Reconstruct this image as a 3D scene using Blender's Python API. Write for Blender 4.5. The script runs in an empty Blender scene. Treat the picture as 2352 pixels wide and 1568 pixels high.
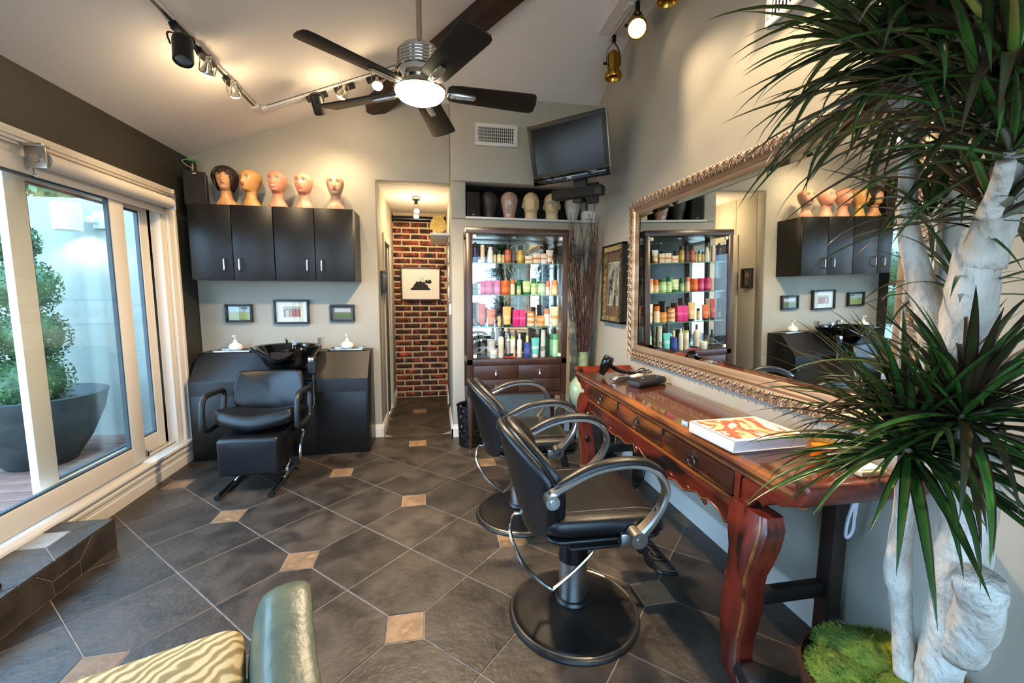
import bpy, bmesh, math, random
from mathutils import Vector, Matrix, Euler, noise
random.seed(7)
SC = bpy.context.scene
COL = SC.collection
PI = math.pi
V = Vector

def lin(h):
    h = h.lstrip('#')
    o = []
    for i in (0, 2, 4):
        c = int(h[i:i + 2], 16) / 255
        o.append(c / 12.92 if c <= .04045 else ((c + .055) / 1.055) ** 2.4)
    return (*o, 1.0)

# ------------------------------------------------------------------ camera
cam = bpy.data.cameras.new('camera')
cam.sensor_width = 36.0
cam.lens = 983.6 / 2352 * 36.0
cam.clip_start = .05
cam_o = bpy.data.objects.new('camera', cam)
COL.objects.link(cam_o)
_r = V((0.98419, -0.177025, 0.005665)); _u = V((0.014158, 0.11051, 0.993774)); _f = V((0.176549, 0.977982, -0.111269))
cam_o.matrix_world = Matrix(((_r.x, _u.x, -_f.x, 0), (_r.y, _u.y, -_f.y, 0), (_r.z, _u.z, -_f.z, 1.43), (0, 0, 0, 1)))
SC.camera = cam_o

# ------------------------------------------------------------------ view, sky, daylight
SC.view_settings.view_transform = 'Standard'
SC.view_settings.look = 'None'
SC.view_settings.gamma = 1.0
SC.view_settings.use_curve_mapping = False
SC.view_settings.exposure = 0.5
SC.cycles.max_bounces = 10
SC.cycles.diffuse_bounces = 5
SC.cycles.glossy_bounces = 5
SC.cycles.transparent_max_bounces = 24
SC.cycles.sample_clamp_indirect = 6.0
SC.cycles.caustics_reflective = False
SC.cycles.caustics_refractive = False
SC.cycles.use_denoising = True
w = bpy.data.worlds.new('overcast_sky')
SC.world = w
w.use_nodes = True
nt = w.node_tree
bg = nt.nodes['Background']
tc = nt.nodes.new('ShaderNodeTexCoord')
sp = nt.nodes.new('ShaderNodeSeparateXYZ')
cr = nt.nodes.new('ShaderNodeValToRGB')
cr.color_ramp.elements[0].position = .42
cr.color_ramp.elements[0].color = (.30, .36, .42, 1)
cr.color_ramp.elements[1].position = .62
cr.color_ramp.elements[1].color = (.36, .63, 1.0, 1)
mp = nt.nodes.new('ShaderNodeMapRange')
mp.inputs[1].default_value = -1
mp.inputs[2].default_value = 1
nt.links.new(tc.outputs['Generated'], sp.inputs[0])
nt.links.new(sp.outputs[2], mp.inputs[0])
nt.links.new(mp.outputs[0], cr.inputs[0])
nt.links.new(cr.outputs[0], bg.inputs[0])
bg.inputs[1].default_value = 9.5

# ------------------------------------------------------------------ materials
MATS = {}
def M(name, c, rough=.5, metal=0., c2=None, scale=6., detail=4., lo=.4, hi=.62, bump=0., bscale=60., coat=0., rand=0.,
      stretch=(1, 1, 1), emit=0., spec=.5, c3=None, dist=0., coords='Object', rvar=0., sss=0., bdist=.01):
    if name in MATS:
        return MATS[name]
    m = bpy.data.materials.new(name)
    m.use_nodes = True
    t = m.node_tree
    N, L = t.nodes.new, t.links.new
    b = t.nodes['Principled BSDF']
    b.inputs['Roughness'].default_value = rough
    b.inputs['Metallic'].default_value = metal
    b.inputs['Coat Weight'].default_value = coat
    b.inputs['Coat Roughness'].default_value = .08
    b.inputs['Specular IOR Level'].default_value = spec
    src = None
    vec = None
    if c2 or bump or rvar or rand:
        tc = N('ShaderNodeTexCoord')
        mpn = N('ShaderNodeMapping')
        mpn.inputs['Scale'].default_value = stretch
        L(tc.outputs[coords], mpn.inputs['Vector'])
        vec = mpn.outputs[0]
        oi = N('ShaderNodeObjectInfo')
        if rand:
            vm = N('ShaderNodeVectorMath'); vm.operation = 'SCALE'
            vm.inputs[0].default_value = (37., 17., 53.)
            L(oi.outputs['Random'], vm.inputs['Scale'])
            va = N('ShaderNodeVectorMath'); va.operation = 'ADD'
            L(vec, va.inputs[0]); L(vm.outputs[0], va.inputs[1])
            vec = va.outputs[0]
    if c2:
        nz = N('ShaderNodeTexNoise')
        nz.inputs['Scale'].default_value = scale
        nz.inputs['Detail'].default_value = detail
        nz.inputs['Distortion'].default_value = dist
        L(vec, nz.inputs['Vector'])
        r = N('ShaderNodeValToRGB')
        r.color_ramp.elements[0].position = lo; r.color_ramp.elements[0].color = lin(c)
        r.color_ramp.elements[1].position = hi; r.color_ramp.elements[1].color = lin(c2)
        if c3:
            e = r.color_ramp.elements.new(min(.98, hi + .1)); e.color = lin(c3)
        L(nz.outputs['Fac'], r.inputs[0])
        src = r.outputs[0]
        if rvar:
            mr = N('ShaderNodeMapRange')
            mr.inputs[3].default_value = max(0, rough - rvar); mr.inputs[4].default_value = min(1, rough + rvar)
            L(nz.outputs['Fac'], mr.inputs[0]); L(mr.outputs[0], b.inputs['Roughness'])
    if rand:
        hs = N('ShaderNodeHueSaturation')
        mr = N('ShaderNodeMapRange')
        mr.inputs[3].default_value = 1 - rand; mr.inputs[4].default_value = 1 + rand
        L(oi.outputs['Random'], mr.inputs[0]); L(mr.outputs[0], hs.inputs['Value'])
        if src: L(src, hs.inputs['Color'])
        else: hs.inputs['Color'].default_value = lin(c)
        src = hs.outputs[0]
    if src: L(src, b.inputs['Base Color'])
    else: b.inputs['Base Color'].default_value = lin(c)
    if bump:
        n2 = N('ShaderNodeTexNoise')
        n2.inputs['Scale'].default_value = bscale; n2.inputs['Detail'].default_value = 5
        L(vec, n2.inputs['Vector'])
        bp = N('ShaderNodeBump')
        bp.inputs['Strength'].default_value = bump; bp.inputs['Distance'].default_value = bdist
        L(n2.outputs['Fac'], bp.inputs['Height']); L(bp.outputs[0], b.inputs['Normal'])
    if emit:
        b.inputs['Emission Color'].default_value = lin(c)
        b.inputs['Emission Strength'].default_value = emit
    if sss:
        b.inputs['Subsurface Weight'].default_value = sss
        b.inputs['Subsurface Radius'].default_value = (.02, .01, .006)
    MATS[name] = m
    return m

def glass(name, tint=(.96, .98, .97), ior=1.45, rough=0.):
    m = bpy.data.materials.new(name); m.use_nodes = True
    t = m.node_tree; t.nodes.clear()
    N, L = t.nodes.new, t.links.new
    o = N('ShaderNodeOutputMaterial'); mx = N('ShaderNodeMixShader')
    tr = N('ShaderNodeBsdfTransparent'); tr.inputs[0].default_value = (*tint, 1)
    gl = N('ShaderNodeBsdfGlossy'); gl.inputs['Roughness'].default_value = rough
    fr = N('ShaderNodeFresnel'); ge = N('ShaderNodeNewGeometry'); mr = N('ShaderNodeMapRange')
    mr.inputs[3].default_value = ior; mr.inputs[4].default_value = 1 / ior
    L(ge.outputs['Backfacing'], mr.inputs[0]); L(mr.outputs[0], fr.inputs[0])
    L(fr.outputs[0], mx.inputs[0]); L(tr.outputs[0], mx.inputs[1]); L(gl.outputs[0], mx.inputs[2]); L(mx.outputs[0], o.inputs[0])
    return m

def tex_mat(name, build, rough=.5, **kw):
    """material whose base colour comes from a custom node builder build(tree, texcoord) -> socket"""
    m = bpy.data.materials.new(name); m.use_nodes = True
    t = m.node_tree
    b = t.nodes['Principled BSDF']
    b.inputs['Roughness'].default_value = rough
    tc = t.nodes.new('ShaderNodeTexCoord')
    t.links.new(build(t, tc), b.inputs['Base Color'])
    for k, v in kw.items():
        b.inputs[k].default_value = v
    return m

def ramp(t, src, stops, interp='LINEAR'):
    r = t.nodes.new('ShaderNodeValToRGB')
    r.color_ramp.interpolation = interp
    while len(r.color_ramp.elements) < len(stops):
        r.color_ramp.elements.new(.5)
    for e, (p, c) in zip(r.color_ramp.elements, stops):
        e.position = p; e.color = lin(c)
    t.links.new(src, r.inputs[0])
    return r.outputs[0]

# ------------------------------------------------------------------ mesh builder
class B:
    def __init__(self):
        self.bm = bmesh.new(); self.mi = 0
    def face(self, vs):
        try:
            f = self.bm.faces.new(vs); f.material_index = self.mi
            return f
        except ValueError:
            return None
    def v(self, p): return self.bm.verts.new(p)
    def box(self, x0, x1, y0, y1, z0, z1, T=None):
        if T is None: T = Matrix.Identity(4)
        p = [self.v(T @ V(c)) for c in ((x0, y0, z0), (x1, y0, z0), (x1, y1, z0), (x0, y1, z0), (x0, y0, z1), (x1, y0, z1), (x1, y1, z1), (x0, y1, z1))]
        for q in ((3, 2, 1, 0), (4, 5, 6, 7), (0, 1, 5, 4), (1, 2, 6, 5), (2, 3, 7, 6), (3, 0, 4, 7)):
            self.face([p[i] for i in q])
        return self
    def loft(self, rings, cap=(True, True), closed=True, loop=False):
        R = [[self.v(p) for p in r] for r in rings]
        n = len(R[0])
        m = len(R)
        for i in range(m if loop else m - 1):
            a, b = R[i], R[(i + 1) % m]
            for j in range(n if closed else n - 1):
                k = (j + 1) % n
                self.face([a[j], a[k], b[k], b[j]])
        if not loop:
            if cap[0]: self.face(list(reversed(R[0])))
            if cap[1]: self.face(R[-1])
        return self
    def tube(self, pts, r, seg=8, cap=True, loop=False, flat=None):
        pts = [V(p) for p in pts]
        n = len(pts)
        rr = r if isinstance(r, (list, tuple)) else [r] * n
        tang = []
        for i in range(n):
            if loop: d = pts[(i + 1) % n] - pts[i - 1]
            else: d = pts[min(i + 1, n - 1)] - pts[max(i - 1, 0)]
            tang.append(d.normalized())
        up = V((0, 0, 1)) if abs(tang[0].z) < .9 else V((1, 0, 0))
        nrm = (up - tang[0] * up.dot(tang[0])).normalized()
        rings = []
        for i in range(n):
            if i:
                nrm = (nrm - tang[i] * nrm.dot(tang[i]))
                nrm = nrm.normalized() if nrm.length > 1e-6 else tang[i].orthogonal().normalized()
            bi = tang[i].cross(nrm)
            fx = flat if flat else (1, 1)
            rings.append([pts[i] + (nrm * math.cos(2 * PI * k / seg) * fx[0] + bi * math.sin(2 * PI * k / seg) * fx[1]) * rr[i] for k in range(seg)])
        return self.loft(rings, (cap, cap), True, loop)
    def cyl(self, p0, p1, r0, r1=None, seg=16, cap=True):
        return self.tube([p0, p1], [r0, r0 if r1 is None else r1], seg, cap)
    def lathe(self, prof, seg=20, T=None, sx=1, sy=1):
        if T is None: T = Matrix.Identity(4)
        rings = []
        for r, z in prof:
            r = max(r, 1e-5)
            rings.append([T @ V((r * sx * math.cos(2 * PI * k / seg), r * sy * math.sin(2 * PI * k / seg), z)) for k in range(seg)])
        return self.loft(rings)
    def prism(self, poly, z0, z1, T=None):
        if T is None: T = Matrix.Identity(4)
        return self.loft([[T @ V((x, y, z0)) for x, y in poly], [T @ V((x, y, z1)) for x, y in poly]])
    def pillow(self, outline, t, er, T=None, dome=.0, warp=None):
        """cushion: 2D outline extruded by t with rounded rim er and domed faces"""
        if T is None: T = Matrix.Identity(4)
        n = len(outline)
        cx = sum(p[0] for p in outline) / n; cy = sum(p[1] for p in outline) / n
        ext = max(max(abs(p[0] - cx) for p in outline), max(abs(p[1] - cy) for p in outline))
        def ring(inset, z):
            k = max(.0, 1 - inset / ext)
            q = []
            for x, y in outline:
                p = V((cx + (x - cx) * k, cy + (y - cy) * k, z))
                q.append(T @ (warp(p) if warp else p))
            return q
        R = []
        R.append(ring(ext * .999, -t / 2 - dome)); R.append(ring(ext * .5, -t / 2 - dome * .75)); R.append(ring(ext * .22, -t / 2 - dome * .3))
        for a in range(5):
            A = -PI / 2 + a * PI / 8
            R.append(ring(er * (1 - math.cos(A)), -t / 2 + er + er * math.sin(A)))
        for a in range(5):
            A = a * PI / 8
            R.append(ring(er * (1 - math.cos(A)), t / 2 - er + er * math.sin(A)))
        R.append(ring(ext * .22, t / 2 + dome * .3)); R.append(ring(ext * .5, t / 2 + dome * .75)); R.append(ring(ext * .999, t / 2 + dome))
        return self.loft(R)
    def ball(self, c, r, seg=12, rings=8, s=(1, 1, 1)):
        prof = [(r * math.sin(PI * i / rings), -r * math.cos(PI * i / rings)) for i in range(rings + 1)]
        T = Matrix.Translation(V(c)) @ Matrix.Diagonal((*s, 1))
        return self.lathe(prof, seg, T)
    def mesh(self, name, bev=0., seg=2, ang=.6, smooth=True):
        bm = self.bm
        bmesh.ops.recalc_face_normals(bm, faces=bm.faces)
        if bev:
            es = [e for e in bm.edges if len(e.link_faces) == 2 and e.calc_face_angle(0) > .7]
            bmesh.ops.bevel(bm, geom=es, offset=bev, segments=seg, profile=.5, affect='EDGES', clamp_overlap=True)
        for f in bm.faces: f.smooth = smooth
        for e in bm.edges:
            if len(e.link_faces) == 2 and e.calc_face_angle(0) > ang: e.smooth = False
        me = bpy.data.meshes.new(name)
        bm.to_mesh(me); bm.free()
        return me
    def build(self, name, mat, parent=None, bev=0., seg=2, loc=None, rot=None, ang=.6, smooth=True, label=None):
        me = self.mesh(name, bev, seg, ang, smooth)
        return put(name, me, mat, parent, loc, rot, label)

def put(name, me, mat, parent=None, loc=None, rot=None, label=None):
    for m in (mat if isinstance(mat, (list, tuple)) else [mat]):
        if m: me.materials.append(m)
    o = bpy.data.objects.new(name, me)
    COL.objects.link(o)
    if parent: o.parent = parent
    if loc is not None: o.location = loc
    if rot is not None: o.rotation_euler = rot
    if label: o['label'] = label
    return o
def link(name, me, parent=None, loc=(0, 0, 0), rot=(0, 0, 0), scale=None):
    o = bpy.data.objects.new(name, me); COL.objects.link(o)
    o.parent = parent; o.location = loc; o.rotation_euler = rot
    if scale: o.scale = scale
    return o
def tag(o, label, cat, group=None):
    o['label'] = label; o['category'] = cat
    if group: o['group'] = group
    return o
def thing(name, label, cat, loc=(0, 0, 0), rz=0., group=None):
    o = bpy.data.objects.new(name, None); COL.objects.link(o)
    o.empty_display_size = .05
    o.location = loc; o.rotation_euler = (0, 0, rz)
    return tag(o, label, cat, group)
def struct(o):
    o['kind'] = 'structure'; return o
def dup(root, loc, rz=0., label=None, group=None):
    r = root.copy(); COL.objects.link(r); r.location = loc; r.rotation_euler = (0, 0, rz)
    if label: r['label'] = label
    if group: r['group'] = group
    for ch in list(root.children):
        c = ch.copy(); COL.objects.link(c); c.parent = r
        for g in list(ch.children):
            d = g.copy(); COL.objects.link(d); d.parent = c
    return r
def rrect(x0, x1, y0, y1, r, n=4):
    o = []
    for cx, cy, a in ((x1 - r, y1 - r, 0), (x0 + r, y1 - r, PI / 2), (x0 + r, y0 + r, PI), (x1 - r, y0 + r, 1.5 * PI)):
        for i in range(n + 1):
            t = a + PI / 2 * i / n
            o.append((cx + r * math.cos(t), cy + r * math.sin(t)))
    return o
def catmull(pts, n=6):
    pts = [V(p) for p in pts]
    out = []
    for i in range(len(pts) - 1):
        p0 = pts[max(i - 1, 0)]; p1 = pts[i]; p2 = pts[i + 1]; p3 = pts[min(i + 2, len(pts) - 1)]
        for k in range(n):
            t = k / n
            out.append(.5 * ((2 * p1) + (p2 - p0) * t + (2 * p0 - 5 * p1 + 4 * p2 - p3) * t * t + (3 * p1 - p0 - 3 * p2 + p3) * t ** 3))
    out.append(pts[-1])
    return out
def RX(a): return Matrix.Rotation(a, 4, 'X')
def RY(a): return Matrix.Rotation(a, 4, 'Y')
def RZ(a): return Matrix.Rotation(a, 4, 'Z')
def TR(*p): return Matrix.Translation(V(p))

# common materials
GREIGE = M('greige_wall_paint', '#b9b3a4', .75, bump=.08, bscale=220, c2='#b3ad9e', scale=2)
DARKWALL = M('charcoal_wall_paint', '#35322b', .55, bump=.06, bscale=220)
CEIL = M('ceiling_paint', '#e6dfd9', .85, bump=.05, bscale=180)
WHITE = M('white_trim_paint', '#e9e4dc', .4)
DOORW = M('door_frame_paint', '#e6ddd0', .45, bump=.04, bscale=90)
BLACKMET = M('black_metal', '#171615', .45, .3)
CHROME = M('chrome', '#d9d9d6', .12, 1.)
STEEL = M('brushed_steel', '#b9b8b4', .3, 1., bump=.05, bscale=300, stretch=(1, 1, .05))
BLACKPL = M('black_plastic', '#141414', .35)
VINYL = M('black_vinyl', '#0f0f11', .34, bump=.12, bscale=350, spec=.5)
GLASS = glass('clear_glass')
MIRROR = M('mirror_silver', '#e8ece9', .01, 1.)
BRASS = M('brass', '#b98f3e', .2, 1.)
WARM = (1.0, .74, .44)
# ================================================================== STRUCTURE
# ---- floor: grout bed plus slate tiles laid on the diagonal with stone insets at every other crossing
GROUT = M('grout', '#8f857a', .85, c2='#7a7168', scale=30)
SLATE = M('slate', '#2a2521', .42, c2='#463d34', scale=6, detail=12, lo=.36, hi=.66, bump=.5, bscale=34, rand=.2, rvar=.16, spec=.55, dist=.6, bdist=.006)
INSET = M('tan_stone', '#8f7152', .55, c2='#735a42', scale=14, detail=8, c3='#a5835c', bump=.3, bscale=40, rand=.14)
fl = B().box(-2.1, 1.6, -1.9, 4.3, -.06, -.0025)
fl.box(-.55, .17, 4.3, 5.97, -.06, -.0025)
floor = struct(fl.build('floor', GROUT))
TS = .4093; TA = .016; TO = V((-.7306, 2.3206, 0))
ua = V((math.cos(TA - PI / 4), math.sin(TA - PI / 4), 0)); va = V((math.cos(TA + PI / 4), math.sin(TA + PI / 4), 0))
def clip(poly, x0, x1, y0, y1):
    for ax, val, sg in ((0, x0, 1), (0, x1, -1), (1, y0, 1), (1, y1, -1)):
        out = []
        for i in range(len(poly)):
            a, b = poly[i - 1], poly[i]
            ia = (a[ax] - val) * sg >= 0; ib = (b[ax] - val) * sg >= 0
            if ia != ib:
                t = (val - a[ax]) / (b[ax] - a[ax]); out.append(a + (b - a) * t)
            if ib: out.append(b)
        poly = out
        if len(poly) < 3: return []
    return poly
def shrink(poly, d):
    n = len(poly); out = []
    for i in range(n):
        p0, p1, p2 = poly[i - 1], poly[i], poly[(i + 1) % n]
        e1 = (p1 - p0); e2 = (p2 - p1)
        if e1.length < 1e-6 or e2.length < 1e-6: out.append(p1); continue
        n1 = V((-e1.y, e1.x, 0)).normalized(); n2 = V((-e2.y, e2.x, 0)).normalized()
        bis = n1 + n2
        k = d / max(.35, 1 + n1.dot(n2)) if bis.length > 1e-6 else 0
        out.append(p1 + bis * k)
    return out
def tile_mesh(poly, name, top=0.):
    b = B()
    q = shrink(poly, .0028); s = shrink(poly, .0042)
    b.loft([[p + V((0, 0, -.014 + top)) for p in q], [p + V((0, 0, -.0012 + top)) for p in q], [p + V((0, 0, top)) for p in s]], cap=(False, True))
    return b.mesh(name, smooth=False)
GAP = .27
full = {}
def cell_poly(i, j):
    g = GAP
    c = [V((0, 0, 0)), V((1, 0, 0)), V((1, 1, 0)), V((0, 1, 0))]
    out = []
    for k in range(4):
        ci, cj = i + int(c[k].x), j + int(c[k].y)
        if ci % 2 == 0 and cj % 2 == 0:
            pv, nx = c[k - 1], c[(k + 1) % 4]
            out += [c[k] + (pv - c[k]) * g, c[k] + (nx - c[k]) * g]
        else: out.append(c[k])
    return [ua * (p.x * TS) + va * (p.y * TS) for p in out]
ROOM = (-2.08, 1.598, -1.85, 4.3); HALL = (-.53, .165, 4.3, 5.95)
def add_tile(poly, org, name, mat, key):
    wp = [p + org for p in poly]
    for R_ in (ROOM, HALL):
        c = clip(wp, *R_)
        if len(c) < 3: continue
        area = abs(sum(c[k - 1].x * c[k].y - c[k].x * c[k - 1].y for k in range(len(c)))) / 2
        if area < .004: continue
        inside = all(R_[0] <= p.x <= R_[1] and R_[2] <= p.y <= R_[3] for p in wp)
        if inside:
            if key not in full:
                full[key] = tile_mesh(poly, name); full[key].materials.append(mat)
            link(name, full[key], floor, org)
        else:
            cen = sum(c, V()) / len(c)
            me = tile_mesh([p - cen for p in c], name); me.materials.append(mat)
            link(name, me, floor, cen)
for i in range(-14, 15):
    for j in range(-14, 15):
        org = TO + ua * (i * TS) + va * (j * TS)
        if org.y < .2 and org.length > 2.6: continue
        add_tile(cell_poly(i, j), org, 'slate_tile', SLATE, ('t', i % 2, j % 2))
        if i % 2 == 0 and j % 2 == 0:
            g = GAP * TS
            add_tile([-ua * g, -va * g, ua * g, va * g], org, 'inset_tile', INSET, 'inset')

# ---- walls
SL = .393
def zl(x): return 2.592 + SL * (x + 2.097)
wl = B()
wl.box(-2.25, -2.1, 4.02, 4.45, -.05, 2.62)
wl.box(-2.25, -2.1, -1.9, 4.02, 2.2, 2.62)
wl.box(-2.25, -2.1, -1.9, -.1, -.05, 2.2)
wl.box(-2.25, -2.1, -.1, 4.02, -.05, .12)
struct(wl.build('wall_left', DARKWALL))
wb = B()
Tb = RX(PI / 2)
def wallpoly(poly, y0, y1, b):   # polygon in x,z extruded along y
    b.loft([[V((x, y0, z)) for x, z in poly], [V((x, y1, z)) for x, z in poly]])
wallpoly([(-2.1, -.05), (-.53, -.05), (-.53, 2.48), (.165, 2.48), (.165, 3.30), (-.5, 3.30), (-2.1, 2.63)], 4.32, 4.45, wb)
wb.box(-.68, -.53, 4.45, 4.80, -.05, 2.6)
wb.box(-.68, -.53, 5.42, 6.05, -.05, 2.6)
wb.box(-.68, -.53, 4.80, 5.42, 2.0, 2.6)
struct(wb.build('wall_back', GREIGE, bev=.012))
wr = B()
wr.box(.165, 1.6, 4.20, 4.36, -.05, 2.135)
wr.box(.165, .305, 4.20, 4.36, 2.135, 2.48)
wr.box(1.55, 1.6, 4.20, 4.36, 2.135, 2.48)
wr.box(.165, 1.6, 4.20, 4.36, 2.48, 3.34)
wr.box(.165, .28, 4.36, 6.05, -.05, 2.6)
struct(wr.build('wall_back_right', GREIGE, bev=.014))
NICHE = M('niche_dark_paint', '#3c3a38', .6)
nb = B().box(.28, 1.6, 4.82, 4.86, 2.0, 2.6).box(.28, 1.6, 4.36, 4.86, 2.48, 2.52).box(.28, 1.6, 4.36, 4.86, 2.06, 2.10).box(1.56, 1.6, 4.36, 4.86, 2.1, 2.5)
struct(nb.build('wall_niche', NICHE))
wrt = B()
wrt.loft([[V((x, -1.9, -.05)), V((x, 4.5, -.05)), V((x, 4.5, 3.12)), V((x, 2.2, 4.1)), V((x, -1.9, 4.1))] for x in (1.6, 1.75)])
struct(wrt.build('wall_right', GREIGE))
# front wall behind the camera with the shop window openings
wf = B()
wf.box(-2.25, 1.75, -2.0, -1.88, 2.3, 4.3)
wf.box(-2.25, -1.8, -2.0, -1.88, -.05, 2.3)
wf.box(1.52, 1.75, -2.0, -1.88, -.05, 2.3)
wf.box(-1.8, 1.52, -2.0, -1.88, -.05, .1)
struct(wf.build('wall_front', DARKWALL))
w2 = struct(B().box(-1.8, 1.52, -1.98, -1.9, 2.22, 2.3).box(-1.8, 1.52, -1.98, -1.9, .1, .2).build('window_2', WHITE))
for x in (-1.8, -.72, .36, 1.44):
    B().box(x, x + .08, -1.98, -1.9, .2, 2.22).build('mullion', WHITE, w2)
for x0, x1 in ((-1.72, -.72), (-.64, .36), (.44, 1.44)):
    B().box(x0, x1, -1.945, -1.94, .2, 2.22).build('pane', GLASS, w2)
# ceiling: two sloping planes meeting on a hip
def zb(y): return 3.21 + SL * (4.32 - y)
ce = B()
t = .1
def slab(pts):
    ce.loft([pts, [p + V((0, 0, t)) for p in pts]])
hx, hy = 1.75, 4.32 - (1.75 + .525)
slab([V((-2.25, -2.0, zl(-2.25))), V((hx, -2.0, zl(hx))), V((hx, hy, zl(hx))), V((-.525, 4.32, zl(-.525))), V((-.525, 4.5, zl(-.525))), V((-2.25, 4.5, zl(-2.25)))])
slab([V((-.525, 4.32, zb(4.32))), V((hx, hy, zb(hy))), V((hx, 4.5, zb(4.5))), V((-.525, 4.5, zb(4.5)))])
struct(ce.build('ceiling', CEIL, ang=.1))
hc = struct(B().box(-.53, .165, 4.45, 6.0, 2.48, 2.53).build('ceiling_hall', CEIL))
# hip beam
WOODDK = M('dark_beam_wood', '#3b2519', .5, c2='#20140e', scale=9, stretch=(1, 1, 1), detail=6, bump=.2, bscale=30)
d = V((1, -1, SL)).normalized()
side = V((1, 1, 0)).normalized(); upb = d.cross(side); upb = -upb if upb.z < 0 else upb
p0 = V((-.56, 4.355, 3.20)); p1 = p0 + d * 3.0
hb = B()
def sec(p, o0=0.):
    return [p + side * a * .075 + upb * c for a, c in ((-1, .0), (1, .0), (1, -.15), (-1, -.15))]
hb.loft([sec(p0), sec(p1)])
struct(hb.build('trim_1', WOODDK, bev=.006))
# soffit over the right wall
struct(B().box(1.33, 1.6, -1.88, 3.69, 3.515, 3.95).build('trim_2', CEIL))
# shelf board in niche is a thing of its own; baseboards
def base_strip(b, p, q, n, h=.125):
    """moulded baseboard from p to q, sticking out along n"""
    p = V((*p, 0)); q = V((*q, 0)); n = V((*n, 0))
    prof = [(0, 0), (.016, 0), (.016, h * .68), (.013, h * .71), (.013, h * .80), (.009, h * .84), (.007, h * .97), (0, h)]
    b.loft([[s + n * a + V((0, 0, z)) for a, z in prof] for s in (p, q)])
br = B(); base_strip(br, (1.6, -1.88), (1.6, 4.2), (-1, 0)); struct(br.build('baseboard_right', WHITE, ang=.3))
bb = B()
base_strip(bb, (.165, 4.2), (1.6, 4.2), (0, -1)); base_strip(bb, (.149, 4.20), (.165, 4.2), (0, -1)); base_strip(bb, (.165, 4.184), (.165, 4.9), (-1, 0))
base_strip(bb, (.165, 5.5), (.165, 5.92), (-1, 0))
struct(bb.build('baseboard_back', WHITE, ang=.3))
bl = B()
base_strip(bl, (-.62, 4.32), (-.514, 4.32), (0, -1)); base_strip(bl, (-.53, 4.304), (-.53, 4.74), (1, 0)); base_strip(bl, (-.53, 5.48), (-.53, 5.93), (1, 0))
struct(bl.build('baseboard_hall', WHITE, ang=.3))
# hall side door on the left
dh = struct(B().box(-.60, -.55, 4.82, 5.40, .005, 1.98).build('door_2', M('dark_door_paint', '#3a332b', .5)))
B().box(-.53, -.515, 4.745, 4.82, 0, 2.06).box(-.53, -.515, 5.40, 5.475, 0, 2.06).box(-.53, -.515, 4.82, 5.40, 1.98, 2.06).build('casing', GREIGE, dh, bev=.003)
# brick wall at the end of the hall: mortar bed plus single bricks
MORTAR = M('mortar', '#c9b795', .9, c2='#b09c7c', scale=40, bump=.3, bscale=90)
brickw = struct(B().box(-.68, .28, 5.95, 6.05, -.05, 2.6).build('wall_hall_end', MORTAR))
BRICK = M('old_brick', '#2a1f1a', .85, c2='#6a2c1c', scale=11, detail=6, lo=.44, hi=.55, c3='#94452a', bump=.6, bscale=60, rand=.4)
bms = []
for k in range(5):
    b = B()
    hh, ll = .0275, .1
    prof = []
    for nrow, (ins, dep) in enumerate(((0, 0), (.002, -.009), (.009, -.015))):
        ring = []
        for sx, sz in ((-1, -1), (0, -1), (1, -1), (1, 0), (1, 1), (0, 1), (-1, 1), (-1, 0)):
            jit = .003
            ring.append(V((sx * (ll - ins) + random.uniform(-jit, jit), dep, sz * (hh - ins) + random.uniform(-jit, jit) * .7)))
        prof.append(ring)
    b.loft(prof, cap=(False, True))
    me = b.mesh('brick', ang=1.2); me.materials.append(BRICK); bms.append(me)
row = 0
z = .042
while z < 2.46:
    off = (0 if row % 2 else .113)
    x = -.53 - .226 + off
    while x < .165:
        x0, x1 = max(x + .006, -.53), min(x + .22, .165)
        if x1 - x0 > .03:
            o = link('brick', random.choice(bms), brickw, ((x0 + x1) / 2, 5.951, z), (0, random.uniform(-.008, .008), 0))
            o.scale = ((x1 - x0) / .206, random.uniform(.8, 1.15), random.uniform(.97, 1.07))
        x += .226
    z += .0787; row += 1

# ---- garden sliding door in the left wall
door = struct(B().box(-2.1, -2.075, 3.925, 4.02, .16, 2.25).box(-2.1, -2.07, -.1, 4.02, 2.185, 2.25).box(-2.1, -2.08, -.1, 3.925, 2.17, 2.185).build('door_1', DOORW, bev=.005))
b = B()
for k, (x0, x1) in enumerate(((-2.106, -2.062), (-2.1, -2.068))):
    b.box(x0, x1, -.1, 4.02, 2.205 + k * .018, 2.215 + k * .018)
b.box(-2.075, -2.064, 3.985, 4.02, .16, 2.25)
b.build('casing_moulding', DOORW, door, bev=.003)
B().box(-2.23, -2.1, 3.86, 3.93, .16, 2.2).box(-2.23, -2.1, -.1, 3.86, 2.1, 2.2).box(-2.19, -2.17, 3.82, 3.86, .2, 2.1).build('jamb', DOORW, door, bev=.004)
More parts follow.
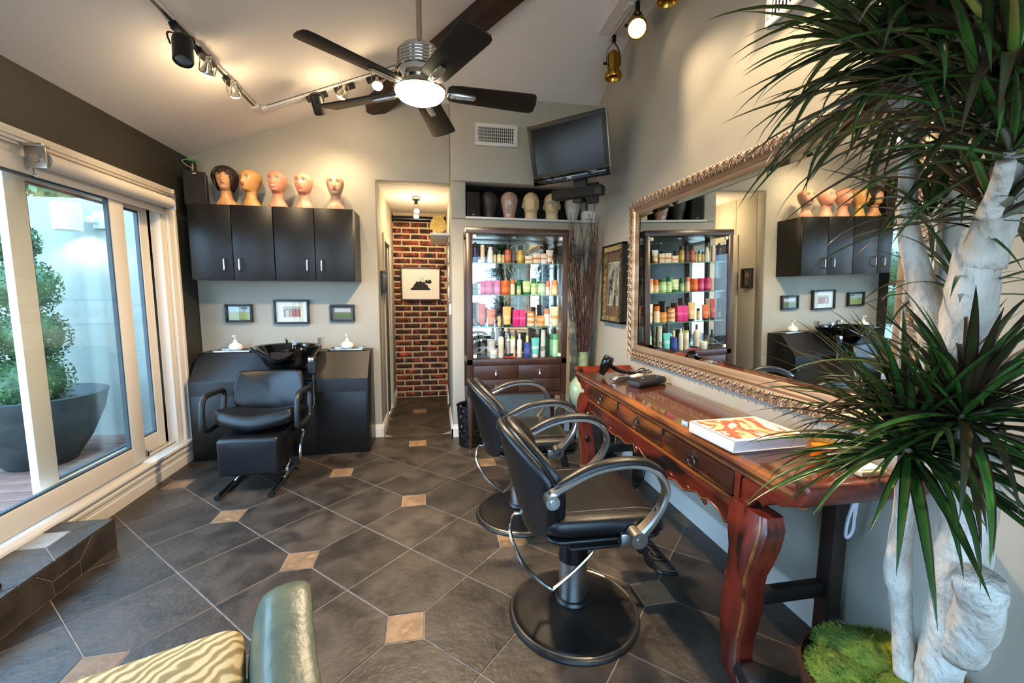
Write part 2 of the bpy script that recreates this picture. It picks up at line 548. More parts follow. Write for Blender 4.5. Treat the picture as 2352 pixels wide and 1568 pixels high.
# stepped threshold moulding
prof = [(-2.25, .0), (-2.055, .0), (-2.055, .075), (-2.06, .08), (-2.06, .105), (-2.05, .115), (-2.05, .13), (-2.058, .137), (-2.058, .15), (-2.04, .16), (-2.036, .172), (-2.04, .186), (-2.12, .192), (-2.25, .192)]
bt = B(); bt.loft([[V((x, y, z)) for x, z in prof] for y in (-.1, 4.02)]); bt.build('threshold', DOORW, door, ang=.3)
B().box(-2.125, -2.12, -.1, 3.86, .192, .205).box(-2.175, -2.17, -.1, 3.86, .192, .205).build('track_rail', STEEL, door)
def sash(x, y0, y1, z0, z1, name, gl=True, st=.125, bot=.125, top=.085, latch=False):
    s = B().box(x - .02, x + .02, y0, y0 + st, z0, z1).box(x - .02, x + .02, y1 - st, y1, z0, z1)
    s.box(x - .02, x + .02, y0 + st, y1 - st, z0, z0 + bot).box(x - .02, x + .02, y0 + st, y1 - st, z1 - top, z1)
    o = s.build(name, DOORW, door, bev=.003)
    B().box(x - .004, x + .004, y0 + st - .01, y1 - st + .01, z0 + bot - .01, z1 - top + .01).build('glass_pane', GLASS, o)
    g = B()
    for a0, a1 in ((y0 + st, y0 + st + .012), (y1 - st - .012, y1 - st)):
        g.box(x - .012, x + .012, a0, a1, z0 + bot, z1 - top)
    g.box(x - .012, x + .012, y0 + st, y1 - st, z0 + bot, z0 + bot + .012).box(x - .012, x + .012, y0 + st, y1 - st, z1 - top - .012, z1 - top)
    g.build('gasket', M('door_gasket', '#3f4a50', .5), o)
    return o
inner = sash(-2.10, 1.2, 3.425, .215, 2.12, 'sliding_sash')
outer = sash(-2.19, 2.70, 3.86, .205, 2.11, 'fixed_sash')
sash(-2.19, -.1, 1.35, .205, 2.11, 'side_sash')
B().box(-2.085, -2.07, 3.425, 3.445, .235, .285).cyl((-2.075, 3.435, .275), (-2.055, 3.435, .275), .006, seg=8).build('door_latch', STEEL, door)

# ---- outside: deck, garden wall
DECK = M('deck_wood', '#8d6a5c', .7, c2='#77584d', scale=5, stretch=(1, 14, 1), rand=.12)
deck = struct(B().box(-7.5, -2.3, -3, 4.62, -.06, .03).build('deck', M('deck_shadow', '#3a2c28', .9)))
pl = B().box(-2.55, 2.55, -.066, .066, 0, .028).mesh('plank', bev=.004); pl.materials.append(DECK)
y = -.5
while y < 4.55:
    link('plank', pl, deck, (-4.9, y, .035)); y += .14
STUCCO = M('garden_stucco', '#a6a99d', .9, bump=.35, bscale=120, c2='#a0a397', scale=3)
struct(B().box(-9, -2.27, 4.6, 4.8, -.06, 2.26).build('wall_garden', STUCCO))
# ================================================================== LAMPS, FAN, VENTS
BULB = M('lamp_face', '#ffe2b0', .3, emit=28.)
BULBDIM = M('lamp_glass_unlit', '#8f959b', .15, .6)
def spot(loc, target, power, angle=70, blend=.5, size=.03, col=WARM, parent=None):
    l = bpy.data.lights.new('lamp_light', 'SPOT')
    l.energy = power; l.color = col; l.spot_size = math.radians(angle); l.spot_blend = blend; l.shadow_soft_size = size
    o = bpy.data.objects.new('lamp_light', l); COL.objects.link(o)
    d = V(target) - V(loc)
    o.rotation_euler = d.to_track_quat('-Z', 'Y').to_euler()
    o.location = loc
    if parent: 
        o.parent = parent
        o.location = V(loc) - parent.location
    return o
def aim(c, target):
    """matrix whose local -Z looks from c to target"""
    return (V(target) - V(c)).to_track_quat('-Z', 'Y').to_matrix().to_4x4()

TRACKW = M('track_white', '#ddd8d2', .5)
def ceil_n(): return V((-SL, 0, 1)).normalized()
def track(p, q, label, corner=False):
    t = thing('lighting_track', label, 'light track', (p + q) / 2)
    d = (q - p); L_ = d.length; x = d.normalized(); n = ceil_n(); s = n.cross(x)
    Mx = Matrix((x, s, n)).transposed().to_4x4()
    b = B().box(-L_ / 2, L_ / 2, -.018, -.010, -.022, 0, Mx).box(-L_ / 2, L_ / 2, .010, .018, -.022, 0, Mx).box(-L_ / 2, L_ / 2, -.018, .018, -.004, 0, Mx)
    b.build('channel', TRACKW, t)
    B().box(-L_ / 2, L_ / 2, -.009, .009, -.012, -.006, Mx).build('conductor_slot', M('track_slot', '#55524e', .5), t)
    B().box(L_ / 2 - .01, L_ / 2 + .06, -.03, .03, -.026, 0, Mx).build('end_cap', TRACKW, t, bev=.003)
    return t
def cz(x, y): return zl(x) - .004
ta0 = V((-1.36, 1.0, cz(-1.36, 1))); ta1 = V((-1.36, 3.82, cz(-1.36, 0)))
track(ta0, ta1, 'white lighting track running along the left slope of the ceiling')
tb1 = V((-1.30, 3.9, cz(-1.30, 0))); tb0 = V((-.30, 3.9, cz(-.30, 0)))
track(tb0, tb1, 'white lighting track climbing the ceiling parallel to the back wall')

def track_lamp(ad, head, target, label, lit=28., style='cage', axis='y', power=30):
    """adapter on the track at ad, lamp head centre at head, aimed at target"""
    t = thing('track_spotlight', label, 'spotlight', ad, 0, 'spotlights on the ceiling tracks')
    L = V(ad); h = V(head) - L
    n = ceil_n(); x = V((0, 1, 0)) if axis == 'y' else V((1, 0, SL)).normalized(); s = n.cross(x)
    Mx = Matrix((x, s, n)).transposed().to_4x4()
    B().box(-.085, .085, -.022, .022, -.06, -.022, Mx).build('adapter', BLACKMET, t, bev=.006)
    A = aim(head, target); A.translation = h
    if style == 'can':
        B().lathe([(0, .075), (.03, .075), (.044, .062), (.047, .05), (.047, -.07), (.043, -.075), (.040, -.06), (0, -.055)], 20, A).build('lamp_housing', BLACKMET, t)
        B().lathe([(0, -.056), (.039, -.060), (.039, -.062), (0, -.063)], 20, A).build('bulb', BULB if lit else BULBDIM, t)
        y = B()
        for sg in (-1, 1):
            y.tube(catmull([-n * .055 + x * .01 * sg, h * .55 + A.to_3x3() @ V((.055 * sg, 0, .02)), A @ V((.052 * sg, 0, .02))], 4), .005, 6)
        y.build('yoke', BLACKMET, t)
    else:
        # open wire cage around a bare reflector bulb
        prof = [(0, .055), (.012, .055), (.014, .03), (.022, .012), (.034, -.012), (.038, -.03), (.036, -.034), (0, -.036)]
        B().lathe(prof[:6] + [(.034, -.026), (0, -.02)], 18, A).build('reflector', M('reflector_glass', '#e8d9b8', .1, .8), t)
        B().lathe([(0, .0), (.02, -.005), (.033, -.029), (.03, -.043), (.018, -.052), (0, -.056)], 18, A).build('bulb', BULB, t)
        y = B()
        for sg in (-1, 1):
            y.tube(catmull([-n * .055, h * .35 + A.to_3x3() @ V((.03 * sg, 0, .02)), A @ V((.04 * sg, 0, .03)), A @ V((.040 * sg, 0, -.03))], 4), .0028, 6)
        y.tube([A @ V((.041 * math.cos(a * PI / 8), .041 * math.sin(a * PI / 8), -.03)) for a in range(16)], .0028, 6, loop=True)
        y.build('wire_cage', CHROME, t)
    if lit:
        dr = (V(target) - V(head)).normalized()
        spot(V(head) + dr * .085, target, power, 95, .9, .03, parent=t)
        if style != 'can':      # bulb spill as an added point light, put in to brighten the ceiling
            l = bpy.data.lights.new('ceiling_fill', 'POINT'); l.energy = 3; l.color = WARM; l.shadow_soft_size = .035
            o = bpy.data.objects.new('ceiling_fill', l); COL.objects.link(o); o.parent = t; o.location = h - dr * .02 + dr * .09
    return t
def on1(y): return V((-1.36, y, cz(-1.36, y)))
def on2(x): return V((x, 3.9, cz(x, 0)))
track_lamp(on1(2.81), (-1.29, 2.69, 2.70), (-1.0, 2.0, .2), 'large black can spotlight, unlit, nearest on the left ceiling track', 0, 'can')
track_lamp(on1(3.06), (-1.29, 2.95, 2.74), (-1.95, 3.9, 1.4), 'glaring bare spotlight beside the unlit black can on the left track', style='cage', power=18)
track_lamp(on1(3.40), (-1.27, 3.24, 2.745), (-1.5, 4.25, 1.7), 'lit wire cage spotlight closest to the corner of the two tracks', style='cage', power=22)
track_lamp(on2(-.93), (-.87, 3.72, 2.885), (-.75, 4.3, 2.1), 'lit black can spotlight hanging low from the back track', style='can', axis='x', power=18)
track_lamp(on2(-.715), (-.675, 3.672, 2.965), (-1.2, 4.3, 1.9), 'small lit spotlight in the middle of the back track', style='cage', axis='x', power=20)
track_lamp(on2(-.46), (-.415, 3.674, 3.055), (-.2, 2.2, 0), 'starry lit spotlight behind the left fan blade on the back track', style='cage', axis='x', power=22)

# brass cylinders on the soffit, shining on the right wall
t = thing('soffit_track', 'white lighting track under the boxed soffit by the right wall', 'light track', (1.45, 1.5, 3.515))
B().box(-.018, -.010, -1.6, 2.1, -.022, 0).box(.010, .018, -1.6, 2.1, -.022, 0).box(-.018, .018, -1.6, 2.1, -.005, 0).build('channel', TRACKW, t)
B().box(-.05, .05, 1.62, 1.72, -.02, 0).build('feed_box', TRACKW, t, bev=.004)
def brass_lamp(y, target, label, lit, hz=3.29, power=70, ang=80):
    c = V((1.45, y, 3.515)); h = V((1.45, y, hz))
    t = thing('brass_spotlight', label, 'spotlight', c, 0, 'brass spotlights on the soffit')
    B().cyl((0, 0, -.022), (0, 0, -.07), .017, seg=12).build('adapter', BLACKMET, t, bev=.003)
    A = aim(h, target); A.translation = h - c
    B().lathe([(0, .115), (.03, .112), (.045, .095), (.05, .07), (.05, -.03), (.056, -.045), (.068, -.06), (.068, -.085), (.063, -.095), (.058, -.09), (.048, -.04), (0, -.02)], 24, A).build('lamp_housing', BRASS, t)
    B().lathe([(0, -.028), (.05, -.05), (.052, -.054), (0, -.056)], 24, A).build('bulb', BULB if lit else M('dark_lens', '#0c0b09', .3), t)
    y_ = B()
    for sg in (-1, 1):
        y_.tube(catmull([V((0, 0, -.068)), A @ V((.045 * sg, 0, .13)), A @ V((.06 * sg, 0, .06)), A @ V((.058 * sg, 0, .01))], 5), .009, 6, flat=(.35, 1))
    y_.build('yoke', M('aged_brass', '#6f5a34', .4, .8), t)
    B().cyl(A @ V((.055, 0, .015)), A @ V((.085, 0, .015)), .011, seg=6).build('thumb_screw', BLACKMET, t)
    if lit:
        dr = (V(target) - h).normalized()
        spot(h + dr * .11, target, power, ang, .35, .04, parent=t)
    return t
brass_lamp(3.49, (1.45, 3.44, 2.0), 'unlit brass spotlight with dark lens, last one on the soffit', 0, 3.26)
brass_lamp(3.08, (1.05, 2.2, 2.4), 'lit brass spotlight glowing on the soffit', 1, 3.34, 80, 75)
brass_lamp(2.665, (1.43, 2.6, 2.0), 'dark brass spotlight cut off by the top edge of the picture', 0, 3.33)
brass_lamp(1.2, (1.66, 1.95, 1.7), 'lit brass spotlight on the soffit high above the tall plant', 1, 3.34, 300, 78)

# hall lamp
t = thing('hall_ceiling_lamp', 'double bulb spotlight on the low hall ceiling', 'spotlight', (-.186, 4.98, 2.48))
B().box(-.04, .04, -.05, .05, -.03, 0).build('mount', CHROME, t, bev=.004)
B().cyl((0, 0, -.03), (0, 0, -.075), .018, seg=12).build('adapter', BLACKMET, t)
y_ = B().tube([(-.02, 0, -.07), (-.022, 0, -.11), (0, 0, -.125)], .004, 6).tube([(.02, 0, -.07), (.04, .0, -.1), (.01, 0, -.13)], .004, 6)
y_.build('yoke', CHROME, t)
for dx, dz in ((.005, -.15), (0, -.205)):
    B().lathe([(0, .022), (.02, .018), (.03, 0), (.026, -.018), (0, -.022)], 14, TR(dx, 0, dz)).build('bulb', BULB, t)
spot((-.186, 4.9, 2.24), (-.18, 5.9, 1.6), 26, 120, .8, .03, parent=t)
l = bpy.data.lights.new('hall_glow', 'POINT'); l.energy = 9; l.color = WARM; l.shadow_soft_size = .04
o = bpy.data.objects.new('hall_glow', l); COL.objects.link(o); o.parent = t; o.location = (0, 0, -.26)

# ceiling fan
FX, FY, FZ = -.062, 2.54, 2.555
t = thing('ceiling_fan', 'five bladed ceiling fan with dark blades and glowing glass bowl', 'ceiling fan', (FX, FY, FZ))
topz = zl(FX) - FZ
NICK = M('brushed_nickel', '#b9ab97', .22, 1.)
B().cyl((0, 0, .12), (0, 0, topz), .0145, seg=14).build('down_rod', NICK, t)
B().lathe([(0, topz - .08), (.03, topz - .08), (.06, topz - .05), (.07, topz + .02), (0, topz + .03)], 20).build('canopy', NICK, t)
prof = [(0, .215), (.04, .215), (.075, .205), (.098, .19), (.112, .172)]
z_ = .172
for k in range(6):
    prof += [(.118 + .001 * k, z_ - .004), (.119 + .001 * k, z_ - .011), (.112 + .001 * k, z_ - .014)]
    z_ -= .017
prof += [(.118, .066), (.118, .045), (.105, .035), (.10, .03), (0, .03)]
B().lathe(prof, 36).build('motor_housing', CHROME, t)
B().lathe([(.085, .035), (.085, .012), (.10, .008), (.122, -.004), (.142, -.014), (.146, -.024), (.14, -.03), (0, -.028)], 36).build('light_ring', NICK, t)
BOWL = M('glowing_bowl', '#ffecc8', .3, emit=14.)
B().lathe([(.137, -.024), (.132, -.042), (.115, -.062), (.08, -.078), (.04, -.085), (0, -.087)], 36).build('glass_bowl', BOWL, t)
l = bpy.data.lights.new('bowl_light', 'SPOT'); l.energy = 230; l.color = (1, .75, .48); l.shadow_soft_size = .05; l.spot_size = math.radians(172); l.spot_blend = .6
o = bpy.data.objects.new('bowl_light', l); COL.objects.link(o); o.parent = t; o.location = (0, 0, -.10)
BLADE = M('fan_blade_dark', '#17130f', .5, c2='#1f1812', scale=4, stretch=(1, 8, 1), spec=.25)
bo = [(.15, -.045), (.17, -.062), (.22, -.068), (.62, -.082), (.645, -.078), (.655, -.06), (.668, 0), (.668, .06), (.655, .078), (.62, .082), (.22, .068), (.17, .062), (.15, .045), (.145, 0)]
bm_ = None
for k in range(5):
    a = 3.857 + k * 2 * PI / 5
    Tm = RX(math.radians(-13))
    b = B(); b.prism(bo, -.004, .004, Tm)
    if bm_ is None:
        bm_ = b.mesh('blade', bev=.002); bm_.materials.append(BLADE)
        b2 = B(); b2.tube([(.10, 0, .0), (.15, 0, -.004), (.2, 0, -.012)], [.012, .014, .012], 8, flat=(.5, 1))
        b2.pillow([(.15, -.016), (.2, -.022), (.28, -.02), (.31, -.016), (.31, .016), (.28, .02), (.2, .022), (.15, .016)], .012, .005, Tm @ TR(0, 0, -.009))
        for q in (-.012, -.004, .004, .012):
            b2.box(.17, .305, q - .0018, q + .0018, -.019, -.013, Tm)
        im_ = b2.mesh('blade_bracket'); im_.materials.append(CHROME)
    o = link('blade', bm_, t, (0, 0, -.018), (0, 0, a))
    link('blade_bracket', im_, o)

# air vents
def vent(loc, rz, w, h, nv, label, nh=4):
    t = thing('air_vent', label, 'air vent', loc, rz)
    B().box(-w / 2, w / 2, -.004, 0, -h / 2, h / 2).build('backing', M('vent_dark', '#15120f', .8), t)
    f = B(); e = .034
    f.box(-w / 2, w / 2, -.016, 0, h / 2 - e, h / 2).box(-w / 2, w / 2, -.016, 0, -h / 2, -h / 2 + e)
    f.box(-w / 2, -w / 2 + e, -.016, 0, -h / 2 + e, h / 2 - e).box(w / 2 - e, w / 2, -.016, 0, -h / 2 + e, h / 2 - e)
    f.build('frame', WHITE, t, bev=.004)
    sm = B().box(-.003, .003, -.013, -.006, -h / 2 + e, h / 2 - e).mesh('louver'); sm.materials.append(WHITE)
    for k in range(nv):
        x = -w / 2 + e + (w - 2 * e) * (k + .5) / nv
        link('louver', sm, t, (x, 0, 0), (0, 0, .3))
    hm = B().box(-w / 2 + e, w / 2 - e, -.006, -.003, -.002, .002).mesh('cross_bar'); hm.materials.append(WHITE)
    for k in range(nh):
        link('cross_bar', hm, t, (0, 0, -h / 2 + e + (h - 2 * e) * (k + .7) / (nh + .4)))
    for s in (-1, 1):
        B().cyl((s * (w / 2 - e / 2), -.018, 0), (s * (w / 2 - e / 2), -.014, 0), .005, seg=8).build('screw', STEEL, t)
    return t
vent((.597, 4.199, 2.912), 0, .405, .2, 18, 'white air vent high on the back wall left of the television')
vent((1.599, 1.66, 2.86), -PI / 2, .62, .32, 26, 'white air vent at the top of the right wall above the plant')

# hall fittings
t = thing('hall_pipe', 'black painted pipe crossing the brick wall under the hall ceiling', 'pipe', (-.18, 5.88, 2.39))
B().cyl((-.35, 0, 0), (.345, 0, 0), .035, seg=16).build('pipe', M('black_gloss', '#0d0d0d', .25), t)
B().cyl((-.345, 0, 0), (-.335, 0, 0), .05, seg=16).build('flange', BLACKMET, t)
B().cyl((.33, 0, 0), (.34, 0, 0), .05, seg=16).build('flange', BLACKMET, t)
def frame(name, label, cat, loc, rz, w, h, fw, dep, fmat, mats, mat_w=0, group=None, tilt=0, lip=None):
    """picture frame facing local -Y; mats = (mount, print)"""
    t = thing(name, label, cat, loc, rz, group)
    f = B()
    for x0, x1, z0, z1 in ((-w / 2, w / 2, h / 2 - fw, h / 2), (-w / 2, w / 2, -h / 2, -h / 2 + fw), (-w / 2, -w / 2 + fw, -h / 2 + fw, h / 2 - fw), (w / 2 - fw, w / 2, -h / 2 + fw, h / 2 - fw)):
        f.box(x0, x1, -dep, 0, z0, z1)
    f.build('frame', fmat, t, bev=.002)
    if mats[0]:
        B().box(-w / 2 + fw, w / 2 - fw, -dep * .4, -dep * .3, -h / 2 + fw, h / 2 - fw).build('mount', mats[0], t)
    if mats[1]:
        iw, ih = mat_w if isinstance(mat_w, tuple) else (w / 2 - fw - mat_w, h / 2 - fw - mat_w)
        B().box(-iw, iw, -dep * .45, -dep * .38, -ih, ih).build('print', mats[1], t)
    B().box(-w / 2 + fw, w / 2 - fw, -dep * .62, -dep * .6, -h / 2 + fw, h / 2 - fw).build('glazing', GLASS, t)
    return t
PAPER = M('white_paper', '#e9e4da', .7)
BLKFR = M('black_frame', '#1a1a1a', .4)
t = frame('framed_print', 'framed black ink blot print on the brick wall', 'picture', (-.178, 5.925, 1.552), 0, .52, .44, .018, .03, M('walnut_frame', '#4a382c', .4), (PAPER, None))
INK = M('black_ink', '#14120f', .7)
b = B()
def blob(b, pts, y):
    b.loft([[V((x, y, z)) for x, z in pts], [V((x, y - .0012, z)) for x, z in pts]])
t.rotation_euler = (.03, 0, 0)
for c_ in list(t.children):
    if c_.name.startswith('glazing'): bpy.data.objects.remove(c_)
blob(b, [(-.14, -.085), (.11, -.085), (.13, -.07), (.10, -.05), (.09, -.02), (.06, .0), (.05, .03), (.02, .02), (.0, .04), (-.03, .025), (-.06, .035), (-.07, .005), (-.09, -.01), (-.10, -.04), (-.13, -.06)], -.0125)
blob(b, [(.06, .01), (.12, .0), (.145, .02), (.13, .055), (.11, .06), (.09, .04), (.07, .06), (.055, .04)], -.0125)
b.tube(catmull([(-.01, -.013, .03), (0, -.013, .08), (.03, -.013, .07), (.03, -.013, .03)], 5), .002, 4)
b.build('print', INK, t)
frame('shadow_box', 'small dark framed object on the left hall wall', 'picture', (-.529, 4.56, 1.53), PI / 2, .16, .235, .02, .045, BLKFR, (M('brown_mount', '#5a3a22', .7), M('small_print', '#c9a06a', .6, c2='#4a2414', scale=8)), .03)
t = thing('hall_shelf', 'narrow white shelf high on the right hall wall', 'shelf', (.165, 5.0, 2.02))
B().box(-.2, 0, -.45, .45, 0, .025).box(-.012, 0, -.4, .4, -.06, 0).build('board', WHITE, t, bev=.003)
t = thing('gold_mask', 'gold wrinkled paper fan object on the hall shelf', 'ornament', (.05, 4.72, 2.046))
b = B()
for k in range(9):
    a = -1.1 + k * .275
    b.prism([(0, 0), (.06 * math.sin(a - .14) * 1.6, .2 * math.cos(a - .14)), (.06 * math.sin(a) * 1.7, .215 * math.cos(a)), (.06 * math.sin(a + .14) * 1.6, .2 * math.cos(a + .14))], 0, .006 + .004 * (k % 2), RX(PI / 2) @ TR(0, .0, 0))
b.build('fan_leaf', M('crumpled_gold', '#d8a94f', .3, .5, bump=.6, bscale=40), t)
B().box(-.03, .09, .01, .10, 0, .12, RZ(.3)).build('box', M('grey_card', '#9b958a', .6), t, bev=.002)
for k, z in enumerate((1.84, 1.63, 1.42)):
    frame('silver_frame_picture', ['topmost small silver frame on the right hall wall', 'middle small silver frame on the right hall wall', 'lowest small silver frame on the right hall wall'][k], 'picture', (.1645, 4.75 + .0 * k, z), -PI / 2, .16, .17, .015, .02, M('silver_frame', '#b5aea0', .3, .6), (PAPER, M('grey_print', '#8a857c', .6, c2='#4a4742', scale=9)), .03, 'small frames on the right hall wall')
t = thing('thermostat', 'white thermostat on the right hall wall near the opening', 'thermostat', (.164, 4.33, 1.27))
B().box(-.022, 0, -.035, .035, -.055, .055).build('body', WHITE, t, bev=.005)
B().box(-.025, -.022, -.02, .02, .0, .035).build('display', M('grey_lcd', '#8d938c', .3), t)
# ================================================================== BACK OF THE ROOM
LAM = M('black_laminate', '#121111', .36, bump=.04, bscale=500, c2='#161514', scale=3, spec=.35)
HANDLE = M('satin_handle', '#d0cec9', .25, 1.)
def wall_cabinet(x0, x1, label):
    t = thing('wall_cabinet', label, 'cabinet', ((x0 + x1) / 2, 4.318, 1.53), 0, 'black wall cabinets')
    w = (x1 - x0) / 2
    B().box(-w, w, -.318, 0, 0, .615).build('body', LAM, t)
    for s in (-1, 1):
        a, c = (-w + .002, -.003) if s < 0 else (.003, w - .002)
        d = B().box(a, c, -.34, -.321, .003, .612).build('door', LAM, t, bev=.003)
        hx_ = -.055 if s < 0 else .055
        if s < 0: hx_ = -.06
        b = B().tube(catmull([(hx_, -.34, .075), (hx_, -.366, .08), (hx_, -.37, .095), (hx_, -.37, .155), (hx_, -.366, .17), (hx_, -.34, .175)], 4), .0065, 8)
        b.build('handle', HANDLE, d)
    return t
wall_cabinet(-1.967, -1.328, 'left black wall cabinet, next to the dark wall')
wall_cabinet(-1.324, -.684, 'right black wall cabinet, next to the hall opening')

# wash station
t = thing('wash_station', 'black laminate wash station with sloping front under the three small pictures', 'cabinet', (-1.31, 4.31, 0))
prof = [(0, 0), (-.40, 0), (-.40, .68), (-.21, .885), (-.205, .897), (0, .90)]
b = B()
b.loft([[V((x, y, z)) for y, z in prof] for x in (-.715, .715)])
b.build('body', LAM, t, bev=.004)
for x0, x1 in ((-.70, -.28), (.28, .70)):
    B().box(x0, x1, -.409, -.402, .04, .565).build('door', LAM, t, bev=.003)
B().box(-.26, .26, -.406, -.402, .02, .66).build('centre_panel', LAM, t, bev=.002)
TRAY = M('steel_tray', '#c9c7c2', .25, 1.)
def tray(x, label):
    t = thing('steel_tray', label, 'tray', (x, 4.20, .903), 0, 'steel trays on the wash station')
    o = rrect(-.165, .165, -.085, .085, .03); i = rrect(-.145, .145, -.068, .068, .025)
    b = B(); b.loft([[V((*p, 0)) for p in o], [V((*p, .011)) for p in o], [V((*p, .012)) for p in i], [V((*p, .003)) for p in i]], cap=(True, True))
    b.build('dish', TRAY, t)
tray(-1.775, 'steel tray under the left white soap dispenser'); tray(-.81, 'steel tray under the right white soap dispenser')
PORC = M('white_porcelain', '#efece6', .25)
def dispenser(x, label):
    t = thing('soap_dispenser', label, 'soap dispenser', (x, 4.2, .909), 0, 'white soap dispensers'); t.scale = (1.12, 1.12, 1.22)
    B().lathe([(0, 0), (.04, 0), (.05, .012), (.05, .03), (.04, .045), (.022, .054), (.016, .058), (0, .058)], 20).build('bottle', PORC, t)
    B().lathe([(0, .058), (.015, .058), (.015, .074), (.006, .078), (.005, .1), (0, .1)], 12).build('collar', PORC, t)
    B().box(-.009, .009, -.032, .01, .1, .112).build('pump_nozzle', PORC, t, bev=.003)
dispenser(-1.767, 'white globe soap dispenser at the left end of the wash station')
dispenser(-.812, 'white globe soap dispenser at the right end of the wash station')

# basin
BASIN = M('black_glazed', '#0b0b0c', .06, coat=.5)
t = thing('shampoo_basin', 'glossy black shampoo basin with neck dip on the wash station', 'basin', (-1.27, 3.98, .78))
def rim(k, z, dz):
    o = []
    for i in range(36):
        a = 2 * PI * i / 36
        x = .27 * k * math.cos(a); y = .23 * k * math.sin(a) + .02
        dip = math.exp(-((a - 1.5 * PI) / .42) ** 2)
        sh = math.exp(-((a - 1.5 * PI - .95) / .35) ** 2) + math.exp(-((a - 1.5 * PI + .95) / .35) ** 2)
        o.append(V((x, y - .03 * sh * k, z + dz * (-.085 * dip + .012 * sh))))
    return o
b = B()
b.loft([rim(.45, -.02, 0), rim(.62, .0, 0), rim(.78, .06, .1), rim(.92, .13, .7), rim(1.02, .165, 1), rim(1.05, .18, 1), rim(1.03, .186, 1), rim(.95, .178, 1), rim(.85, .13, .6), rim(.65, .06, .1), rim(.3, .04, 0)])
b.build('bowl', BASIN, t)
f = B().cyl((.0, .17, .14), (0, .17, .215), .022).cyl((0, .17, .20), (0, .09, .195), .013)
f.build('faucet', CHROME, t)
B().cyl((.03, .15, .19), (.03, .112, .20), .021, seg=18).build('faucet_knob', CHROME, t)
B().tube(catmull([(-.04, .15, .17), (-.04, .13, .23), (-.045, .08, .235)], 5), .011, 8).build('spray_head', CHROME, t)
t = thing('glass_tumbler', 'small cut glass tumbler on the rim of the black basin', 'glass', (-1.02, 4.09, .967))
B().lathe([(0, 0), (.022, 0), (.026, .05), (.031, .055), (.031, .058), (.024, .052), (.02, .006), (0, .006)], 8).build('tumbler', glass('cut_glass', (.85, .85, .82)), t)
t = thing('neck_rest_clamp', 'black hinged clamp on a chrome rod beside the basin', 'clamp', (-1.03, 3.835, .735))
B().pillow(rrect(-.034, .034, 0, .16, .02), .05, .014, RX(PI / 2)).build('pad', BLACKPL, t)
B().box(-.02, .02, -.04, -.024, .11, .15).build('buckle', CHROME, t, bev=.004)
B().tube(catmull([(.0, 0, 0), (-.002, 0, -.12), (.0, 0, -.25), (-.02, -.01, -.29), (-.06, -.03, -.295)], 5), .0085, 8).build('rod', CHROME, t)

# small framed photographs
def land(sky, far, near, split):
    def f(t, tc):
        s = t.nodes.new('ShaderNodeSeparateXYZ'); t.links.new(tc.outputs['Generated'], s.inputs[0])
        n = t.nodes.new('ShaderNodeTexNoise'); n.inputs['Scale'].default_value = 9; n.inputs['Detail'].default_value = 6
        t.links.new(tc.outputs['Generated'], n.inputs['Vector'])
        m = t.nodes.new('ShaderNodeMath'); m.operation = 'MULTIPLY_ADD'; m.inputs[1].default_value = .16
        t.links.new(n.outputs['Fac'], m.inputs[0]); t.links.new(s.outputs[2], m.inputs[2])
        return ramp(t, m.outputs[0], [(.1, near), (split, near), (split + .03, far), (split + .16, far), (split + .2, sky), (1, sky)])
    return f
P1 = tex_mat('savanna_print', land('#b9cfdd', '#a9b27c', '#a9b06a', .5), .5)
P3 = tex_mat('grassland_print', land('#c9cdd6', '#8a7a70', '#5f7440', .5), .5)
def pic(x, label, w, h, m, mw, mount):
    return frame('framed_photo', label, 'picture', (x, 4.318, 1.237 if w < .28 else 1.249), 0, w, h, .018, .035, BLKFR, (mount, m), mw, 'framed photos over the wash station')
a = pic(-1.76, 'black framed photo of pale grassland with one tree', .225, .165, P1, .004, None)
b = B()
b.ball((.045, -.0165, .045), .03, 10, 6, (1.1, .02, .3)).box(.04, .044, -.017, -.016, .01, .045).build('tree_print', M('tree_print', '#54704a', .7), a)
a = pic(-1.312, 'larger black framed photo of people in red robes, wide white mount', .305, .225, M('dusty_print', '#c3b6a6', .6, c2='#a99a88', scale=12), (.075, .05), PAPER)
cols = ['#b0392c', '#c9b8a8', '#d8d0c4', '#a8402f', '#b98a6a', '#993024', '#c24a36', '#8a2a22', '#c23a30', '#b0302a']
for k in range(10):
    b = B(); x = -.062 + k * .0138
    b.box(x - .0055, x + .0055, -.0168, -.0162, -.045, .014).build('robe_print', M('robe_%d' % k, cols[k], .7), a)
    B().ball((x, -.0165, .02), .005, 8, 6, (1, .06, 1.2)).build('head_print', M('head_print', '#3a2a24', .7), a)
pic(-.863, 'black framed photo of dark meadow with low hut', .222, .162, P3, .02, M('grey_mount', '#6e6c70', .7))

